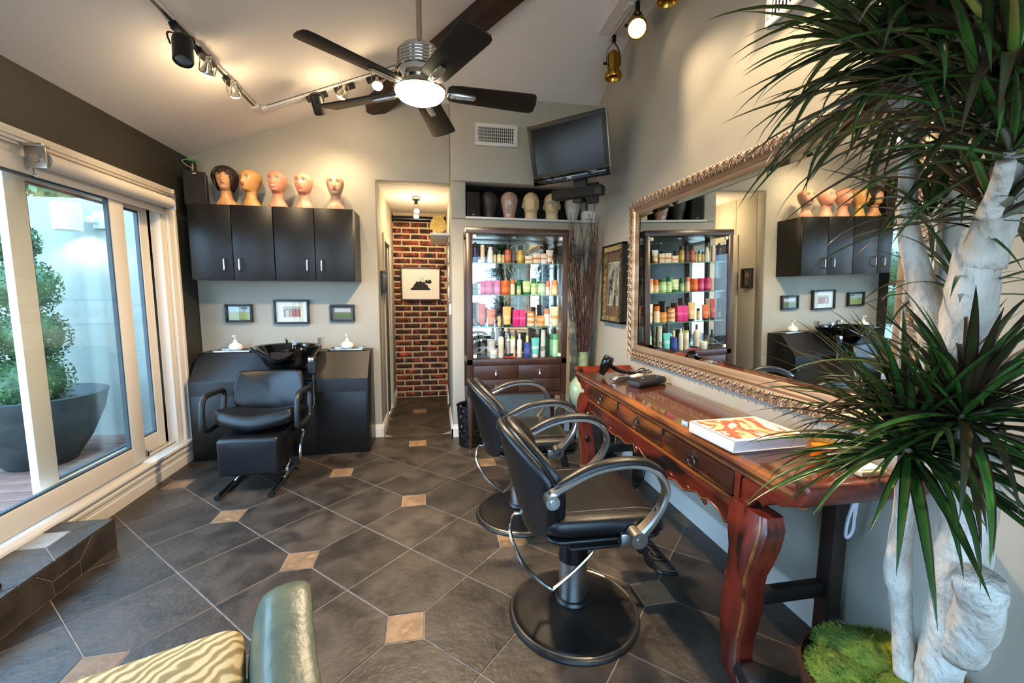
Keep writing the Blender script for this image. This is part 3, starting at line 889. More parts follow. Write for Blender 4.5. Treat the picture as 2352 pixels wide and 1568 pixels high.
# ---- mannequin heads
def hprof(kind):
    if kind == 'f':
        return [(0, .080, .054, .058), (.024, .080, .054, .058), (.048, .066, .050, .055), (.075, .047, .043, .048), (.108, .040, .040, .046), (.130, .041, .046, .048), (.140, .042, .072, .052), (.152, .047, .084, .058), (.172, .056, .090, .070), (.195, .064, .091, .084), (.225, .0715, .089, .1), (.252, .0755, .087, .108), (.275, .073, .082, .104), (.296, .061, .070, .088), (.311, .043, .05, .062), (.320, .02, .026, .03), (.323, .0, .0, .0)]
    if kind == 'm':
        return [(0, .058, .052, .055), (.03, .058, .052, .055), (.06, .056, .052, .056), (.072, .057, .06, .06), (.08, .058, .085, .065), (.1, .064, .092, .078), (.125, .070, .091, .09), (.15, .073, .09, .098), (.18, .074, .09, .1), (.21, .068, .08, .092), (.235, .05, .06, .07), (.252, .025, .03, .035), (.258, 0, 0, 0)]
    return [(0, .053, .053, .053), (.03, .053, .053, .053), (.06, .058, .06, .058), (.1, .068, .076, .07), (.15, .08, .09, .085), (.19, .082, .094, .092), (.22, .074, .085, .085), (.245, .05, .058, .06), (.258, .02, .025, .025), (.262, 0, 0, 0)]
def head(name, label, loc, rz, kind, skin, scale=1., hair=None, features=True, group=None, tilt=0., lipc='#a8483a', patch=None):
    t = thing(name, label, 'mannequin head', loc, rz, group)
    pr = hprof(kind)
    ze, zm, zn = (.246, .183, .208) if kind == 'f' else (.158, .101, .126)
    zs = []
    for i in range(len(pr) - 1):
        k = 3 if i > 4 else 2
        zs += [pr[i][0] + (pr[i + 1][0] - pr[i][0]) * q / k for q in range(k)]
    zs.append(pr[-1][0])
    def dims(z):
        for i in range(len(pr) - 1):
            if pr[i][0] <= z <= pr[i + 1][0]:
                u = (z - pr[i][0]) / max(1e-6, pr[i + 1][0] - pr[i][0])
                if i < len(pr) - 3: u = u * u * (3 - 2 * u) * .35 + u * .65
                return [pr[i][j] + (pr[i + 1][j] - pr[i][j]) * u for j in (1, 2, 3)]
        return [0, 0, 0]
    def P(th, z, off=0.):
        a, f, bk = dims(z)
        s, c = math.sin(th), math.cos(th)
        x = (a + off) * s; y = -((f if c > 0 else bk) + off) * c
        if features and c > 0:
            n = 0
            if zn - .012 < z < ze + .012:
                u = (z - (zn - .004)) / (ze + .012 - zn + .004)
                n = max(0, (1 - u)) * .020 if u > 0 else max(0, 1 + u * 2.2) * .020
            y -= n * math.exp(-(th / .17) ** 2)
            y += .008 * math.exp(-((abs(th) - .40) / .2) ** 2 - ((z - ze) / .013) ** 2)
            y -= .005 * math.exp(-(th / .28) ** 2 - ((z - zm) / .008) ** 2)
            y += .006 * math.exp(-(th / .5) ** 2 - ((z - (zm - .018)) / .008) ** 2)
            y -= .003 * math.exp(-((abs(th) - .38) / .28) ** 2 - ((z - ze - .018) / .008) ** 2)
        return V((x, y, z)) * scale
    NT = 40
    ths = [2 * PI * k / NT for k in range(NT)]
    # finer angles at the face
    ths = [(-PI + 2 * PI * k / NT) for k in range(NT)]
    ths = [PI * math.copysign(abs(q / PI) ** 1.35, q) for q in ths]
    b = B(); b.loft([[P(th, z) for th in ths] for z in zs])
    Tl = RX(tilt)
    me = b.mesh('head', ang=1.4)
    put('head', me, skin, t)
    if kind == 'm':
        for s in (-1, 1):
            e = B(); e.pillow([(0.014 * math.cos(q * PI / 5) - .002 * math.sin(q), .028 * math.sin(q * PI / 5)) for q in range(10)], .012, .005)
            e.build('ear', skin, t, loc=(s * .075 * scale, .004, .135 * scale), rot=(PI / 2, 0, s * 1.25))
    def patch_(name, mat, th0, z0, rt, rz_, off=.0012, n=12, a0=0., a1=2 * PI, inner=0.):
        b = B()
        if inner:
            b.loft([[P(th0 + rt * k_ * math.cos(a0 + (a1 - a0) * q / n), z0 + rz_ * k_ * math.sin(a0 + (a1 - a0) * q / n), off) for q in range(n + 1)] for k_ in (inner, 1)], cap=(False, False), closed=False)
        else:
            c = b.v(P(th0, z0, off + .0006)); R_ = [b.v(P(th0 + rt * math.cos(2 * PI * q / n), z0 + rz_ * math.sin(2 * PI * q / n), off)) for q in range(n)]
            for q in range(n): b.face([c, R_[q], R_[(q + 1) % n]])
        return b.build(name, mat, t)
    if features and kind == 'f':
        DK = M('painted_brown', '#2b1a14', .5); WH = M('painted_eye_white', '#e6ddd2', .4)
        for s in (-1, 1):
            o = patch_('eye', WH, s * .42, ze, .17, .0068)
            patch_('iris', M('painted_iris', '#3c3a34', .3), s * .42, ze, .07, .0062, .0022)
            patch_('eyeliner', DK, s * .42, ze + .0005, .21, .0105, .002, 10, 0.1, PI - .1, .66)
            patch_('eyebrow', DK, s * .43, ze + .012, .26, .013, .0012, 10, .4, PI - .3, .76)
        patch_('lips', M('painted_lips_' + lipc[1:], lipc, .4), 0, zm, .27, .0085, .0016)
    if patch: 
        pm, th0, z0, rt, rz_ = patch
        patch_('paint_patch', pm, th0, z0, rt, rz_, .0012, 24)
    if hair:
        def HL(th):
            q = abs(th)
            return .268 + .010 * math.sin(th * 9) if q < .6 else max(.135, .268 - (q - .6) * .42)
        b = B(); n = 36
        rows = 9
        R_ = []
        for r in range(rows):
            u = r / (rows - 1)
            ring = []
            for k in range(n):
                th = -PI + 2 * PI * k / n
                z0 = HL(th); z1 = .318
                z = z0 + (z1 - z0) * u
                a = .016 + .006 * math.sin(th * 7 + r) * (1 - u) + .012 * math.sin(PI * min(1, u * 1.15)) * (.4 + .6 * (abs(th) > .6))
                p = P(th, z, a) + V((0, 0, .014 * u))
                ring.append(p)
            R_.append(ring)
        b.loft(R_, cap=(False, True))
        b.build('wig', hair, t)
    return t
SK1 = M('skin_warm_tan', '#c89466', .45, c2='#b98252', scale=9); SK2 = M('skin_yellow_tan', '#bf8a4c', .4, c2='#cb9c60', scale=7)
SK3 = M('skin_pink_tan', '#c4836a', .45, c2='#cf967c', scale=9); SK4 = M('skin_rosy', '#cf8c72', .35, c2='#dca68e', scale=8); SK5 = M('skin_pale_cream', '#d0a88a', .45, c2='#bd8670', scale=9)
g = 'female mannequin heads on the wall cabinets'
HAIR = M('dark_brown_hair', '#2a1710', .45, bump=.8, bscale=25, stretch=(6, 6, .6))
head('mannequin_head', 'mannequin head wearing a short dark brown wig', (-1.725, 4.12, 2.1455), .12, 'f', SK1, 1.0, HAIR, group=g, lipc='#8a4a3a')
head('mannequin_head', 'yellowish bald mannequin head beside the wigged one', (-1.532, 4.12, 2.1455), -.38, 'f', SK2, .98, group=g, lipc='#9a4030')
head('mannequin_head', 'pinkish bald mannequin head with pale lips, middle of the five', (-1.32, 4.12, 2.1455), -.1, 'f', SK3, .985, group=g, lipc='#d8a090')
head('mannequin_head', 'rosy shiny bald mannequin head with smiling red lips', (-1.108, 4.12, 2.1455), -.12, 'f', SK4, .97, group=g, lipc='#c85a4a')
head('mannequin_head', 'pale freckled mannequin head with green eyeshadow, nearest the hall', (-.848, 4.12, 2.1455), .1, 'f', SK5, .96, group=g, lipc='#a83830')
def speaker(loc, rz, w, d, h, label):
    t = thing('loudspeaker', label, 'loudspeaker', loc, rz)
    B().box(-w / 2, w / 2, -d / 2, d / 2, 0, h).build('cabinet', M('speaker_black', '#191817', .5), t, bev=.004)
    B().box(-w / 2 + .006, w / 2 - .006, -d / 2 - .008, -d / 2, .006, h - .006).build('grille', M('speaker_cloth', '#201e1c', .9, bump=.5, bscale=600), t, bev=.003)
    B().box(-.012, .012, -d / 2 - .0095, -d / 2 - .008, h - .025 if h > .24 else .02, h - .018 if h > .24 else .028).build('badge', M('badge_silver', '#c9b98a', .3, .8), t)
speaker((-1.972, 4.165, 2.1455), .35, .155, .2, .275, 'black loudspeaker on the wall cabinet in the dark corner')
t = thing('small_figurine', 'small dark figurine with a green tag on the loudspeaker', 'ornament', (-1.99, 4.16, 2.4205))
B().lathe([(0, 0), (.03, 0), (.036, .02), (.03, .045), (.034, .06), (.03, .085), (.014, .1), (0, .102)], 14).build('body', M('dark_figurine', '#2b2620', .3), t)
B().pillow([(-.03, -.012), (.035, -.018), (.05, .01), (-.02, .016)], .012, .004, TR(0, -.02, .105) @ RX(.5) @ RY(.3)).build('green_tag', M('green_card', '#3a9a2a', .5), t)
B().tube(catmull([(.03, -.03, .11), (-.05, -.04, .095), (-.03, -.045, .06), (.02, -.05, .03)], 6), .0025, 5).build('cord', M('white_cord', '#cfc6b0', .6), t)

# ---- niche shelf with male heads
t = thing('niche_shelf', 'long white shelf board along the dark niche', 'shelf', (.95, 4.2, 2.135))
B().box(-.65, .645, -.035, .40, 0, .02).build('board', WHITE, t, bev=.006)
zt = 2.156
speaker((.378, 4.30, zt), 0, .125, .16, .235, 'small black loudspeaker at the left end of the niche')
g = 'heads in the niche'
head('mannequin_head', 'dark brown faceless head form in the niche', (.54, 4.32, zt), 0, 'b', M('dark_leather_head', '#332b22', .45, bump=.3, bscale=50), 1.03, features=False, group=g)
head('mannequin_head', 'speckled pink head form wrapped in plastic', (.742, 4.31, zt), 0, 'b', M('speckled_pink', '#a5806c', .2, c2='#c9a894', scale=70, c3='#e2d2c4', coat=.6), 1.05, features=False, group=g)
CREAM = M('cream_plaster', '#dcbf8e', .5, c2='#e6d0a6', scale=6)
head('mannequin_head', 'cream male head with brown painted scalp edge', (.962, 4.31, zt), .05, 'm', CREAM, 1.08, group=g, patch=(M('brown_paint', '#8a6a3e', .6), .5, .225, .55, .022))
head('mannequin_head', 'cream male head with grey painted face, partly behind the soundbar', (1.178, 4.31, zt), -.3, 'm', CREAM, 1.08, group=g, patch=(M('grey_paint', '#a9a398', .6, c2='#8d867a', scale=20), .0, .15, .75, .075))
head('mannequin_head', 'chalk white head behind the twigs', (1.40, 4.32, zt), 0, 'b', M('chalk_white', '#cfcabf', .7, c2='#b9b3a6', scale=12), 1.0, features=False, group=g)
t = thing('router_box', 'white router box on the right end of the niche shelf', 'box', (1.537, 4.205, zt))
B().box(-.06, .06, -.03, .06, 0, .095).build('case', WHITE, t, bev=.006)
B().box(-.02, .0, -.033, -.03, .035, .065).build('label', M('grey_label', '#a9a49a', .6), t)
B().box(-.05, .03, -.034, -.03, .012, .017).build('slot', BLACKPL, t)
B().box(-.06, -.01, .07, .10, 0, .2).build('back_case', M('grey_plastic', '#8b8782', .5), t, bev=.004)

# ---- television on a bracket
TVC = V((1.101, 3.565, 2.616))
ps, ta = -.775, .30
rt = V((math.cos(ps), math.sin(ps), 0)); nn = V((math.sin(ps), -math.cos(ps), 0)); upv = V((0, 0, 1)) * math.cos(ta) + nn * math.sin(ta); fw = rt.cross(upv)
t = thing('television', 'flat television with silver rim tilted down in the corner', 'television', TVC)
Mt = Matrix((rt, -fw * 1, upv)).transposed().to_4x4()   # local x right, y away from viewer, z up
if (Mt @ V((0, -1, 0))).dot(nn) < 0: Mt = Matrix((rt, fw, upv)).transposed().to_4x4()
W2, H2 = .36, .2475
TVS = M('tv_silver', '#b8b3a8', .3, .7); TVB = M('tv_black', '#23251f', .45)
B().box(-W2, W2, 0, .035, -H2 + .01, H2, Mt).build('silver_rim', TVS, t, bev=.006)
B().pillow(rrect(-W2 + .05, W2 - .05, -H2 + .05, H2 - .04, .03), .08, .03, Mt @ TR(0, .07, 0) @ RX(PI / 2)).build('rear_shell', M('tv_back', '#8d887e', .5), t)
f = B()
for x0, x1, z0, z1 in ((-W2 + .007, W2 - .007, H2 - .045, H2 - .006), (-W2 + .007, -W2 + .045, -H2 + .09, H2 - .045), (W2 - .045, W2 - .007, -H2 + .09, H2 - .045), (-W2 + .007, W2 - .007, -H2 + .062, -H2 + .09)):
    f.box(x0, x1, -.008, .002, z0, z1, Mt)
f.build('bezel', TVB, t, bev=.002)
B().box(-W2 + .04, W2 - .04, -.003, .001, -H2 + .085, H2 - .04, Mt).build('screen', M('tv_screen', '#0b0f0c', .16, spec=.3), t)
B().box(-W2 + .004, W2 - .004, -.012, .01, -H2 + .002, -H2 + .064, Mt).build('speaker_bar', M('tv_gloss_black', '#0b0b0b', .06), t, bev=.005)
def text(name, s, size, Mx, mat, parent, ext=.0006):
    c = bpy.data.curves.new(name, 'FONT'); c.body = s; c.size = size; c.extrude = ext; c.align_x = 'CENTER'; c.align_y = 'CENTER'
    o = bpy.data.objects.new(name, c); COL.objects.link(o); c.materials.append(mat)
    dg = bpy.context.evaluated_depsgraph_get()
    me = bpy.data.meshes.new_from_object(o.evaluated_get(dg))
    bpy.data.objects.remove(o)
    o = bpy.data.objects.new(name, me); COL.objects.link(o)
    o.parent = parent; o.matrix_local = Mx
    return o
text('brand_lettering', 'JVC', .03, Mt @ TR(.0, -.0128, -H2 + .03) @ RX(PI / 2), M('lettering_silver', '#d8cfae', .3, .6), t)
t2 = thing('tv_bracket', 'black wall bracket holding the television', 'bracket', TVC + V((0, 0, -.3)))
arm = V((1.59, 4.19, 2.42)) - (TVC + V((0, 0, -.3)))
B().tube([V((.1, .14, .2)), V((.2, .3, .1)), arm + V((-.03, -.03, 0))], .022, 8).build('arm', BLACKMET, t2)
B().box(-.06, .06, -.012, 0, -.1, .1, TR(*(arm + V((-.03, -.03, 0)))) @ RZ(-PI / 4)).build('wall_plate', BLACKMET, t2, bev=.004)
t = thing('soundbar', 'black soundbar hanging under the television', 'loudspeaker', TVC + V((.10, .0, -.33)), ps)
B().box(-.24, .22, -.03, .06, -.05, .03).build('case', M('soundbar_black', '#161513', .5), t, bev=.012)
B().box(-.236, .16, -.033, -.028, -.045, .025).build('grille', M('soundbar_cloth', '#1d1a17', .8), t, bev=.003)
B().box(-.05, .03, 0, .05, -.085, -.05).box(-.06, .06, .02, .06, .03, .16).build('mount', BLACKMET, t, bev=.004)

# ---- glass display cabinet
CAB = M('espresso_wood', '#3f2a22', .32, c2='#35221b', scale=8, stretch=(1, 1, .2), spec=.5)
X0, X1, Y0, Y1 = .277, 1.197, 3.775, 4.17
t = thing('display_cabinet', 'tall espresso display cabinet with glass doors and mirrored back', 'display cabinet', (X0, Y0, 0))
w, dp = X1 - X0, Y1 - Y0
b = B().box(0, .052, 0, .04, .50, 2.0).build('front_post', CAB, t, bev=.003)
B().box(w - .052, w, 0, .04, .50, 2.0).build('front_post', CAB, t, bev=.003)
B().box(0, .03, dp - .04, dp, .50, 2.0).build('rear_post', CAB, t, bev=.003)
B().box(w - .03, w, dp - .04, dp, .50, 2.0).build('rear_post', CAB, t, bev=.003)
B().box(-.004, w + .004, -.004, dp, 1.945, 2.0).build('top', CAB, t, bev=.006)
B().box(.0, w, 0, dp, .79, .842).build('floor_panel', CAB, t, bev=.003)
B().box(.052, w - .052, .012, dp, .53, .79).build('drawer_case', CAB, t)
apr = [(.052, .53), (.052, .485), (.2, .505), (w / 2, .513), (w - .2, .505), (w - .052, .485), (w - .052, .53)]
b = B(); b.loft([[V((x, y, z)) for x, z in apr] for y in (.006, .03)]); b.build('apron', CAB, t)
for x, y in ((0, 0), (w - .05, 0), (0, dp - .045), (w - .05, dp - .045)):
    cx, cy = x + .025, y + .0225
    b = B(); b.loft([[V((cx + a * k, cy + c * k * .9, z)) for a, c in ((-1, -1), (1, -1), (1, 1), (-1, 1))] for k, z in ((.013, .012), (.025, .53))])
    o = b.build('leg', CAB, t, bev=.002)
    B().cyl((cx, cy, 0), (cx, cy, .013), .009, seg=10).build('foot', CHROME, o)
for i, (x0, x1) in enumerate(((.058, w / 2 - .003), (w / 2 + .003, w - .058))):
    for z0, z1 in ((.662, .783), (.536, .656)):
        o = B().box(x0, x1, -.002, .012, z0, z1).build('drawer', CAB, t, bev=.0025)
        cx = (x0 + x1) / 2
        B().lathe([(0, 0), (.010, 0), (.009, .004), (.004, .034), (.005, .04), (.003, .044), (0, .045)], 10, TR(cx, -.013, (z0 + z1) / 2 - .022)).box(cx - .003, cx + .003, -.012, 0, (z0 + z1) / 2 + .012, (z0 + z1) / 2 + .018).build('drawer_pull', CHROME, o)
B().box(.03, w - .03, dp - .012, dp - .006, .842, 1.945).build('mirror_back', MIRROR, t)
for x in (.012, w - .016):
    B().box(x, x + .004, .04, dp - .04, .842, 1.945).build('side_glass', GLASS, t)
for x0, x1 in ((.054, w / 2 - .0015), (w / 2 + .0015, w - .054)):
    B().box(x0, x1, .006, .011, .846, 1.942).build('glass_door', GLASS, t)
SHG = glass('shelf_glass', (.90, .96, .94))
EDGE = M('glass_edge_green', '#5f8a7c', .1, spec=.8)
SHZ = (1.70, 1.418, 1.13)
for z in SHZ:
    o = B().box(.03, w - .03, .03, dp - .02, z - .008, z).build('glass_shelf', SHG, t)
    B().box(.052, w - .052, .028, .0305, z - .008, z).build('shelf_edge', EDGE, o)
for x in (.056, w - .056 - .03):
    for z in (.855, 1.905):
        B().box(x, x + .03, .0, .02, z, z + .03).build('door_hinge', WHITE, t, bev=.003)
B().cyl((w / 2, dp / 2, 1.934), (w / 2, dp / 2, 1.945), .03, seg=16).build('puck_light', STEEL, t)

# ---- products (each on its shelf)
PM = {}
def pm(c, r=.35):
    if (c, r) not in PM: PM[(c, r)] = M('pack_' + c[1:] + '_%d' % int(r * 100), c, r)
    return PM[(c, r)]
LBL = '#efe9e2'
def bottle(w, h, c, cap, lab=None, shape='round', caph=.22, neck=.45):
    t = []
    r = w / 2; hb = h * (1 - caph)
    if shape == 'taper': pr = [(0, 0), (r, .002), (r, hb * .45), (r * .86, hb * .75), (r * .5, hb * .97), (r * .4, hb), (0, hb)]
    elif shape == 'can': pr = [(0, 0), (r, .002), (r, hb * .97), (r * .9, hb), (0, hb)]
    else: pr = [(0, 0), (r * .95, 0), (r, .004), (r, hb * .82), (r * .9, hb * .92), (r * neck, hb * .99), (0, hb)]
    def mk(root):
        B().lathe(pr, 14).build('body', pm(c), root)
        cr_ = r * (.92 if shape == 'can' else max(.36, neck * .95))
        B().lathe([(0, hb * .99), (cr_, hb * .99), (cr_, h * .985), (cr_ * .9, h), (0, h)], 12).build('cap', pm(cap), root)
        if lab:
            B().lathe([(r * 1.012, hb * .22), (r * 1.012, hb * .62)], 14).build('label', pm(lab, .5), root)
    return mk
def jar(w, h, c, cap, lab=None, caph=.3):
    def mk(root):
        r = w / 2; hb = h * (1 - caph)
        B().lathe([(0, 0), (r * .92, 0), (r, .006), (r, hb * .94), (r * .95, hb), (0, hb)], 16).build('body', pm(c), root)
        B().lathe([(0, hb), (r * 1.03, hb), (r * 1.03, h * .96), (r * .97, h), (0, h)], 16).build('lid', pm(cap), root)
        if lab: B().lathe([(r * 1.01, hb * .25), (r * 1.01, hb * .7)], 16).build('label', pm(lab, .5), root)
    return mk
def tubep(w, h, c, cap, lab=None, caph=.16):
    def mk(root):
        r = w / 2
        rings = []
        for u in (0, .5, .9, 1):
            z = h * caph + (h - h * caph) * u
            a = r * (.78 + .22 * u); d = r * .62 * (1 - u) + .002
            rings.append([V((a * math.cos(q * PI / 8), d * math.sin(q * PI / 8), z)) for q in range(16)])
        B().loft(rings).build('tube', pm(c), root)
        B().lathe([(0, 0), (r * .7, 0), (r * .72, .004), (r * .74, h * caph), (0, h * caph)], 14, None, 1, .8).build('cap', pm(cap), root)
        if lab: 
            rg = []
            for u in (.3, .5):
                z = h * caph + (h - h * caph) * u; a = r * (.78 + .22 * u) * 1.01; d = (r * .62 * (1 - u) + .002) * 1.05
                rg.append([V((a * math.cos(q * PI / 8), d * math.sin(q * PI / 8), z)) for q in range(16)])
            B().loft(rg, cap=(False, False)).build('label', pm(lab, .5), root)
    return mk
def carton(w, h, c, band=None, d=.05):
    def mk(root):
        B().box(-w / 2, w / 2, -d / 2, d / 2, 0, h).build('carton', pm(c, .5), root, bev=.0015)
        if band: B().box(-w / 2 - .0006, w / 2 + .0006, -d / 2 - .0006, d / 2 + .0006, h * .42, h * .58).build('band', pm(band, .5), root)
    return mk
K = .00087
def xw(cp, y): return X0 + .055 + (cp - 112) * K * (y / 3.775) - .012 * 0
def prod(name, label, cp, zi, mk, y=3.88, grp=None):
    z = (.8425 if zi == 3 else SHZ[zi] + .0005)
    x = (.329 + (cp / 4.48 + 1060 - 1085) * .0039 - .0) * (y / 3.775) + (y - 3.775) * 0 - .30 * (y - 3.775) * 0
    t = thing(name, label, 'hair product', (x, y, z), 0, grp)
    mk(t)
    return t
def S(wc, hc): return wc * K, hc * K
NAVY, ORG, GRN, PGRN, MAG, GOLD, CRM, PEACH = '#1d2250', '#d9742a', '#1f6a3c', '#b9d49a', '#c2256e', '#c8a04e', '#e6d6c0', '#e6c4a0'
R1 = [
 ('bottle', 'navy blue bottle at the left end of the top glass shelf', 140, bottle(*S(62, 205), NAVY, '#101218', '#2d356e')),
 ('spray_can', 'pale pink spray can beside the navy bottle', 213, bottle(*S(46, 180), '#d8b9ae', '#e8e2dc', None, 'can', .1)),
 ('bottle', 'white tapering bottle with black cap on the top shelf', 292, bottle(*S(64, 182), '#d9d8d4', '#15161a', None, 'taper', .1)),
 ('bottle', 'first small beige bottle with black cap on the top shelf', 338, bottle(*S(30, 118), '#c4b183', '#16130f', None, 'round', .25)),
 ('bottle', 'wider beige bottle with black cap left of the red one', 383, bottle(*S(50, 130), '#c9b684', '#16130f', '#ded2b0', 'round', .28)),
 ('bottle', 'slim beige bottle tucked against the red one', 422, bottle(*S(28, 112), '#c9b684', '#16130f')),
 ('bottle', 'copper red bottle with dark shoulders on the top shelf', 472, bottle(*S(74, 190), '#a8543e', '#1a1210', '#c2705a', 'round', .25, .6)),
 ('bottle', 'plum bottle half hidden behind the red and gold ones', 530, bottle(*S(44, 165), '#4e3a4c', '#161016', '#6a5264', 'round', .2)),
 ('bottle', 'gold labelled bottle with black pump top on the top shelf', 600, bottle(*S(70, 185), '#b8963e', '#17120c', '#d8b860', 'round', .25, .6)),
 ('carton', 'low white carton with orange band on the top shelf', 683, carton(*S(74, 78), '#ecdccb', ORG)),
 ('carton', 'tall white carton with orange ribbon in the middle of its shelf', 765, carton(*S(76, 108), '#eeddcc', ORG)),
 ('carton', 'white carton with orange lettering next to the tube', 838, carton(*S(62, 106), '#ecd9c8', '#e08a4a')),
 ('squeeze_tube', 'white tube with orange cap at the right of the top shelf', 905, tubep(*S(78, 146), '#eee2d4', ORG, '#e9b27a')),
]
R2 = [
 ('carton', 'pale carton with green band at the far left of the second shelf', 150, carton(*S(84, 120), '#dcd8cc', '#9ac29a'), 4.02),
 ('jar', 'leftmost magenta jar on the second shelf', 220, jar(*S(56, 142), '#b03068', MAG, '#d86a9a', .22), 3.92),
 ('jar', 'broad magenta jar, middle of three', 280, jar(*S(84, 148), '#b8326c', MAG, '#d05a92', .22)),
 ('jar', 'magenta jar touching the orange one', 360, jar(*S(72, 146), '#c23a78', MAG, '#d86a9a', .22)),
 ('jar', 'bright orange jar on the second shelf', 447, jar(*S(94, 145), '#cf5a1c', '#d8641e', '#e07a3a', .22)),
 ('bottle', 'cream bottle with orange cap beside the orange jar', 521, bottle(*S(52, 162), CRM, ORG, '#f0dcc0', 'can', .3)),
 ('bottle', 'slim dark green bottle between cream and pale green ones', 586, bottle(*S(50, 158), '#9db87a', GRN, '#c2d4a2', 'can', .4)),
 ('squeeze_tube', 'pale green flat tube standing on a dark green cap', 667, tubep(*S(92, 142), '#b7d39a', '#2a7048', '#d2e4bc', .2)),
 ('bottle', 'taller pale green bottle with dark green cap', 742, bottle(*S(64, 174), PGRN, GRN, '#d4e6c0', 'can', .3)),
 ('jar', 'wide pale green jar with dark green lid', 820, jar(*S(86, 146), '#a9d0a2', '#235a38', '#c8e2c0', .18)),
 ('bottle', 'beige bottle with orange cap right of the green jar', 892, bottle(*S(54, 148), '#e2c8a2', ORG, '#ecd8ba', 'can', .42)),
 ('bottle', 'peach bottle at the right end of the second shelf', 962, bottle(*S(72, 158), PEACH, '#e09a62', '#f0dcc4', 'can', .35)),
]
R3 = [
 ('bottle', 'dark slim bottle at the left end of the third shelf', 126, bottle(*S(34, 190), '#4a4440', '#17130f', '#8a7f74', 'can', .3)),
 ('squeeze_tube', 'smoky clear tube behind the red tube', 172, tubep(*S(62, 240), '#b9a090', '#17120f'), 3.98),
 ('squeeze_tube', 'tall brick red tube on a black cap', 208, tubep(*S(72, 238), '#b2483a', '#17120f', '#c86a56', .1)),
 ('squeeze_tube', 'orange tube on a black cap', 298, tubep(*S(92, 178), '#cf6428', '#1c1410', '#dc8250', .13)),
 ('bottle', 'small golden bottle with black cap on the third shelf', 384, bottle(*S(40, 138), '#c4a25a', '#16120e', '#d8bc7c', 'can', .22)),
 ('squeeze_tube', 'pale gold tube on a black cap', 464, tubep(*S(92, 208), '#d2b070', '#1a1612', '#e0c68e', .1)),
 ('carton', 'left hot pink carton of the pair', 556, carton(*S(64, 176), '#c81e76', '#d84a92')),
 ('carton', 'right hot pink carton of the pair', 621, carton(*S(64, 176), '#cc2a7e', '#dc5a9c')),
 ('tub', 'lower tub of the stack beside the pink cartons', 714, jar(*S(88, 58), CRM, '#d98a3a', None, .4)),
 ('tub', 'lower orange and cream tub left of the orange capped bottle', 816, jar(*S(90, 56), '#e6b478', '#d98232', None, .45)),
 ('bottle', 'cream bottle with tall orange cap on the third shelf', 886, bottle(*S(66, 184), '#eadfce', ORG, None, 'can', .3)),
 ('squeeze_tube', 'cream tube with orange line at the right of the third shelf', 970, tubep(*S(84, 208), '#eadcc4', '#e8d8bc', '#dca868', .1)),
]
R4 = [
 ('bottle', 'dark grey bottle at the left of the cabinet floor', 140, bottle(*S(54, 205), '#3a3836', '#121110', '#6a6662', 'round', .25), 3.95),
 ('bottle', 'second dark grey bottle on the cabinet floor', 214, bottle(*S(54, 205), '#403e3b', '#141211', '#74706c', 'round', .25), 3.95),
 ('tub', 'clear grey tub behind the white pot', 302, jar(*S(96, 92), '#b4b9bd', '#c9ccce', None, .3), 3.97),
 ('tub', 'white pot on the cabinet floor beside the scissors', 322, jar(*S(80, 84), '#e6e4df', '#efece6', '#c2cbd2', .25), 3.86),
 ('bottle', 'tall white bottle with purple nozzle on the cabinet floor', 402, bottle(*S(62, 285), '#e2d9cc', '#4a2a5c', '#cfc4b6', 'round', .2)),
 ('bottle', 'white bottle behind, between purple and lime capped ones', 478, bottle(*S(48, 250), '#dbd6d2', '#d8d2d8', '#c6c0ba', 'round', .2), 3.97),
 ('bottle', 'white bottle with lime green cap on the cabinet floor', 526, bottle(*S(54, 222), '#e8e2d8', '#a9c43a', '#d2ccc2', 'can', .1)),
 ('bottle', 'plain white bottle left of the blue one', 596, bottle(*S(52, 250), '#e6e1dc', '#dedad4', None, 'round', .2)),
 ('bottle', 'royal blue bottle with yellow nozzle', 678, bottle(*S(70, 230), '#2c3f9a', '#d8cfa0', '#4a5cb4', 'round', .3)),
 ('squeeze_tube', 'aqua tube on a white cap', 765, tubep(*S(88, 205), '#5fc2c9', '#e9ece8', '#a8dcdc', .17)),
 ('spray_can', 'silver spray can with bold black lettering', 848, bottle(*S(52, 290), '#c6c8c6', '#dcdcd8', None, 'can', .16)),
 ('bottle', 'dark green bottle behind the mint ones', 900, bottle(*S(50, 260), '#2f6a54', '#2a5a48', None, 'round', .2), 4.0),
 ('bottle', 'mint green bottle half hidden behind its twin', 942, bottle(*S(48, 238), '#8cc49c', '#58a078', None, 'can', .25), 3.93),
 ('bottle', 'mint green bottle at the right end of the cabinet floor', 981, bottle(*S(66, 245), '#a2d8b4', '#5aa87e', '#bce6c8', 'can', .25)),
]
for zi, rw in enumerate((R1, R2, R3, R4)):
    for q in rw:
        prod(q[0], q[1], q[2], zi, q[3], q[4] if len(q) > 4 else 3.87, ('hair products on the top shelf', 'hair products on the second shelf', 'hair products on the third shelf', 'hair products on the cabinet floor')[zi])
# stacked tubs on top
for cp, dz, mk, lab in ((714, .051, jar(*S(88, 56), CRM, '#d98a3a', None, .4), 'middle tub of the stack beside the pink cartons'),
                        (712, .100, jar(*S(80, 40), CRM, '#d4802e', None, .45), 'topmost tub of the stack beside the pink cartons'),
                        (816, .0495, jar(*S(90, 54), '#e8b87e', '#d98232', None, .45), 'upper orange and cream tub left of the orange capped bottle')):
    o = prod('tub', lab, cp, 2, mk, 3.87, 'hair products on the third shelf'); o.location.z += dz
o = prod('tub', 'upper clear grey tub behind the white pot', 302, 3, jar(*S(94, 90), '#b9bec2', '#cfd2d4', None, .3), 3.97, 'hair products on the cabinet floor'); o.location.z += .0805
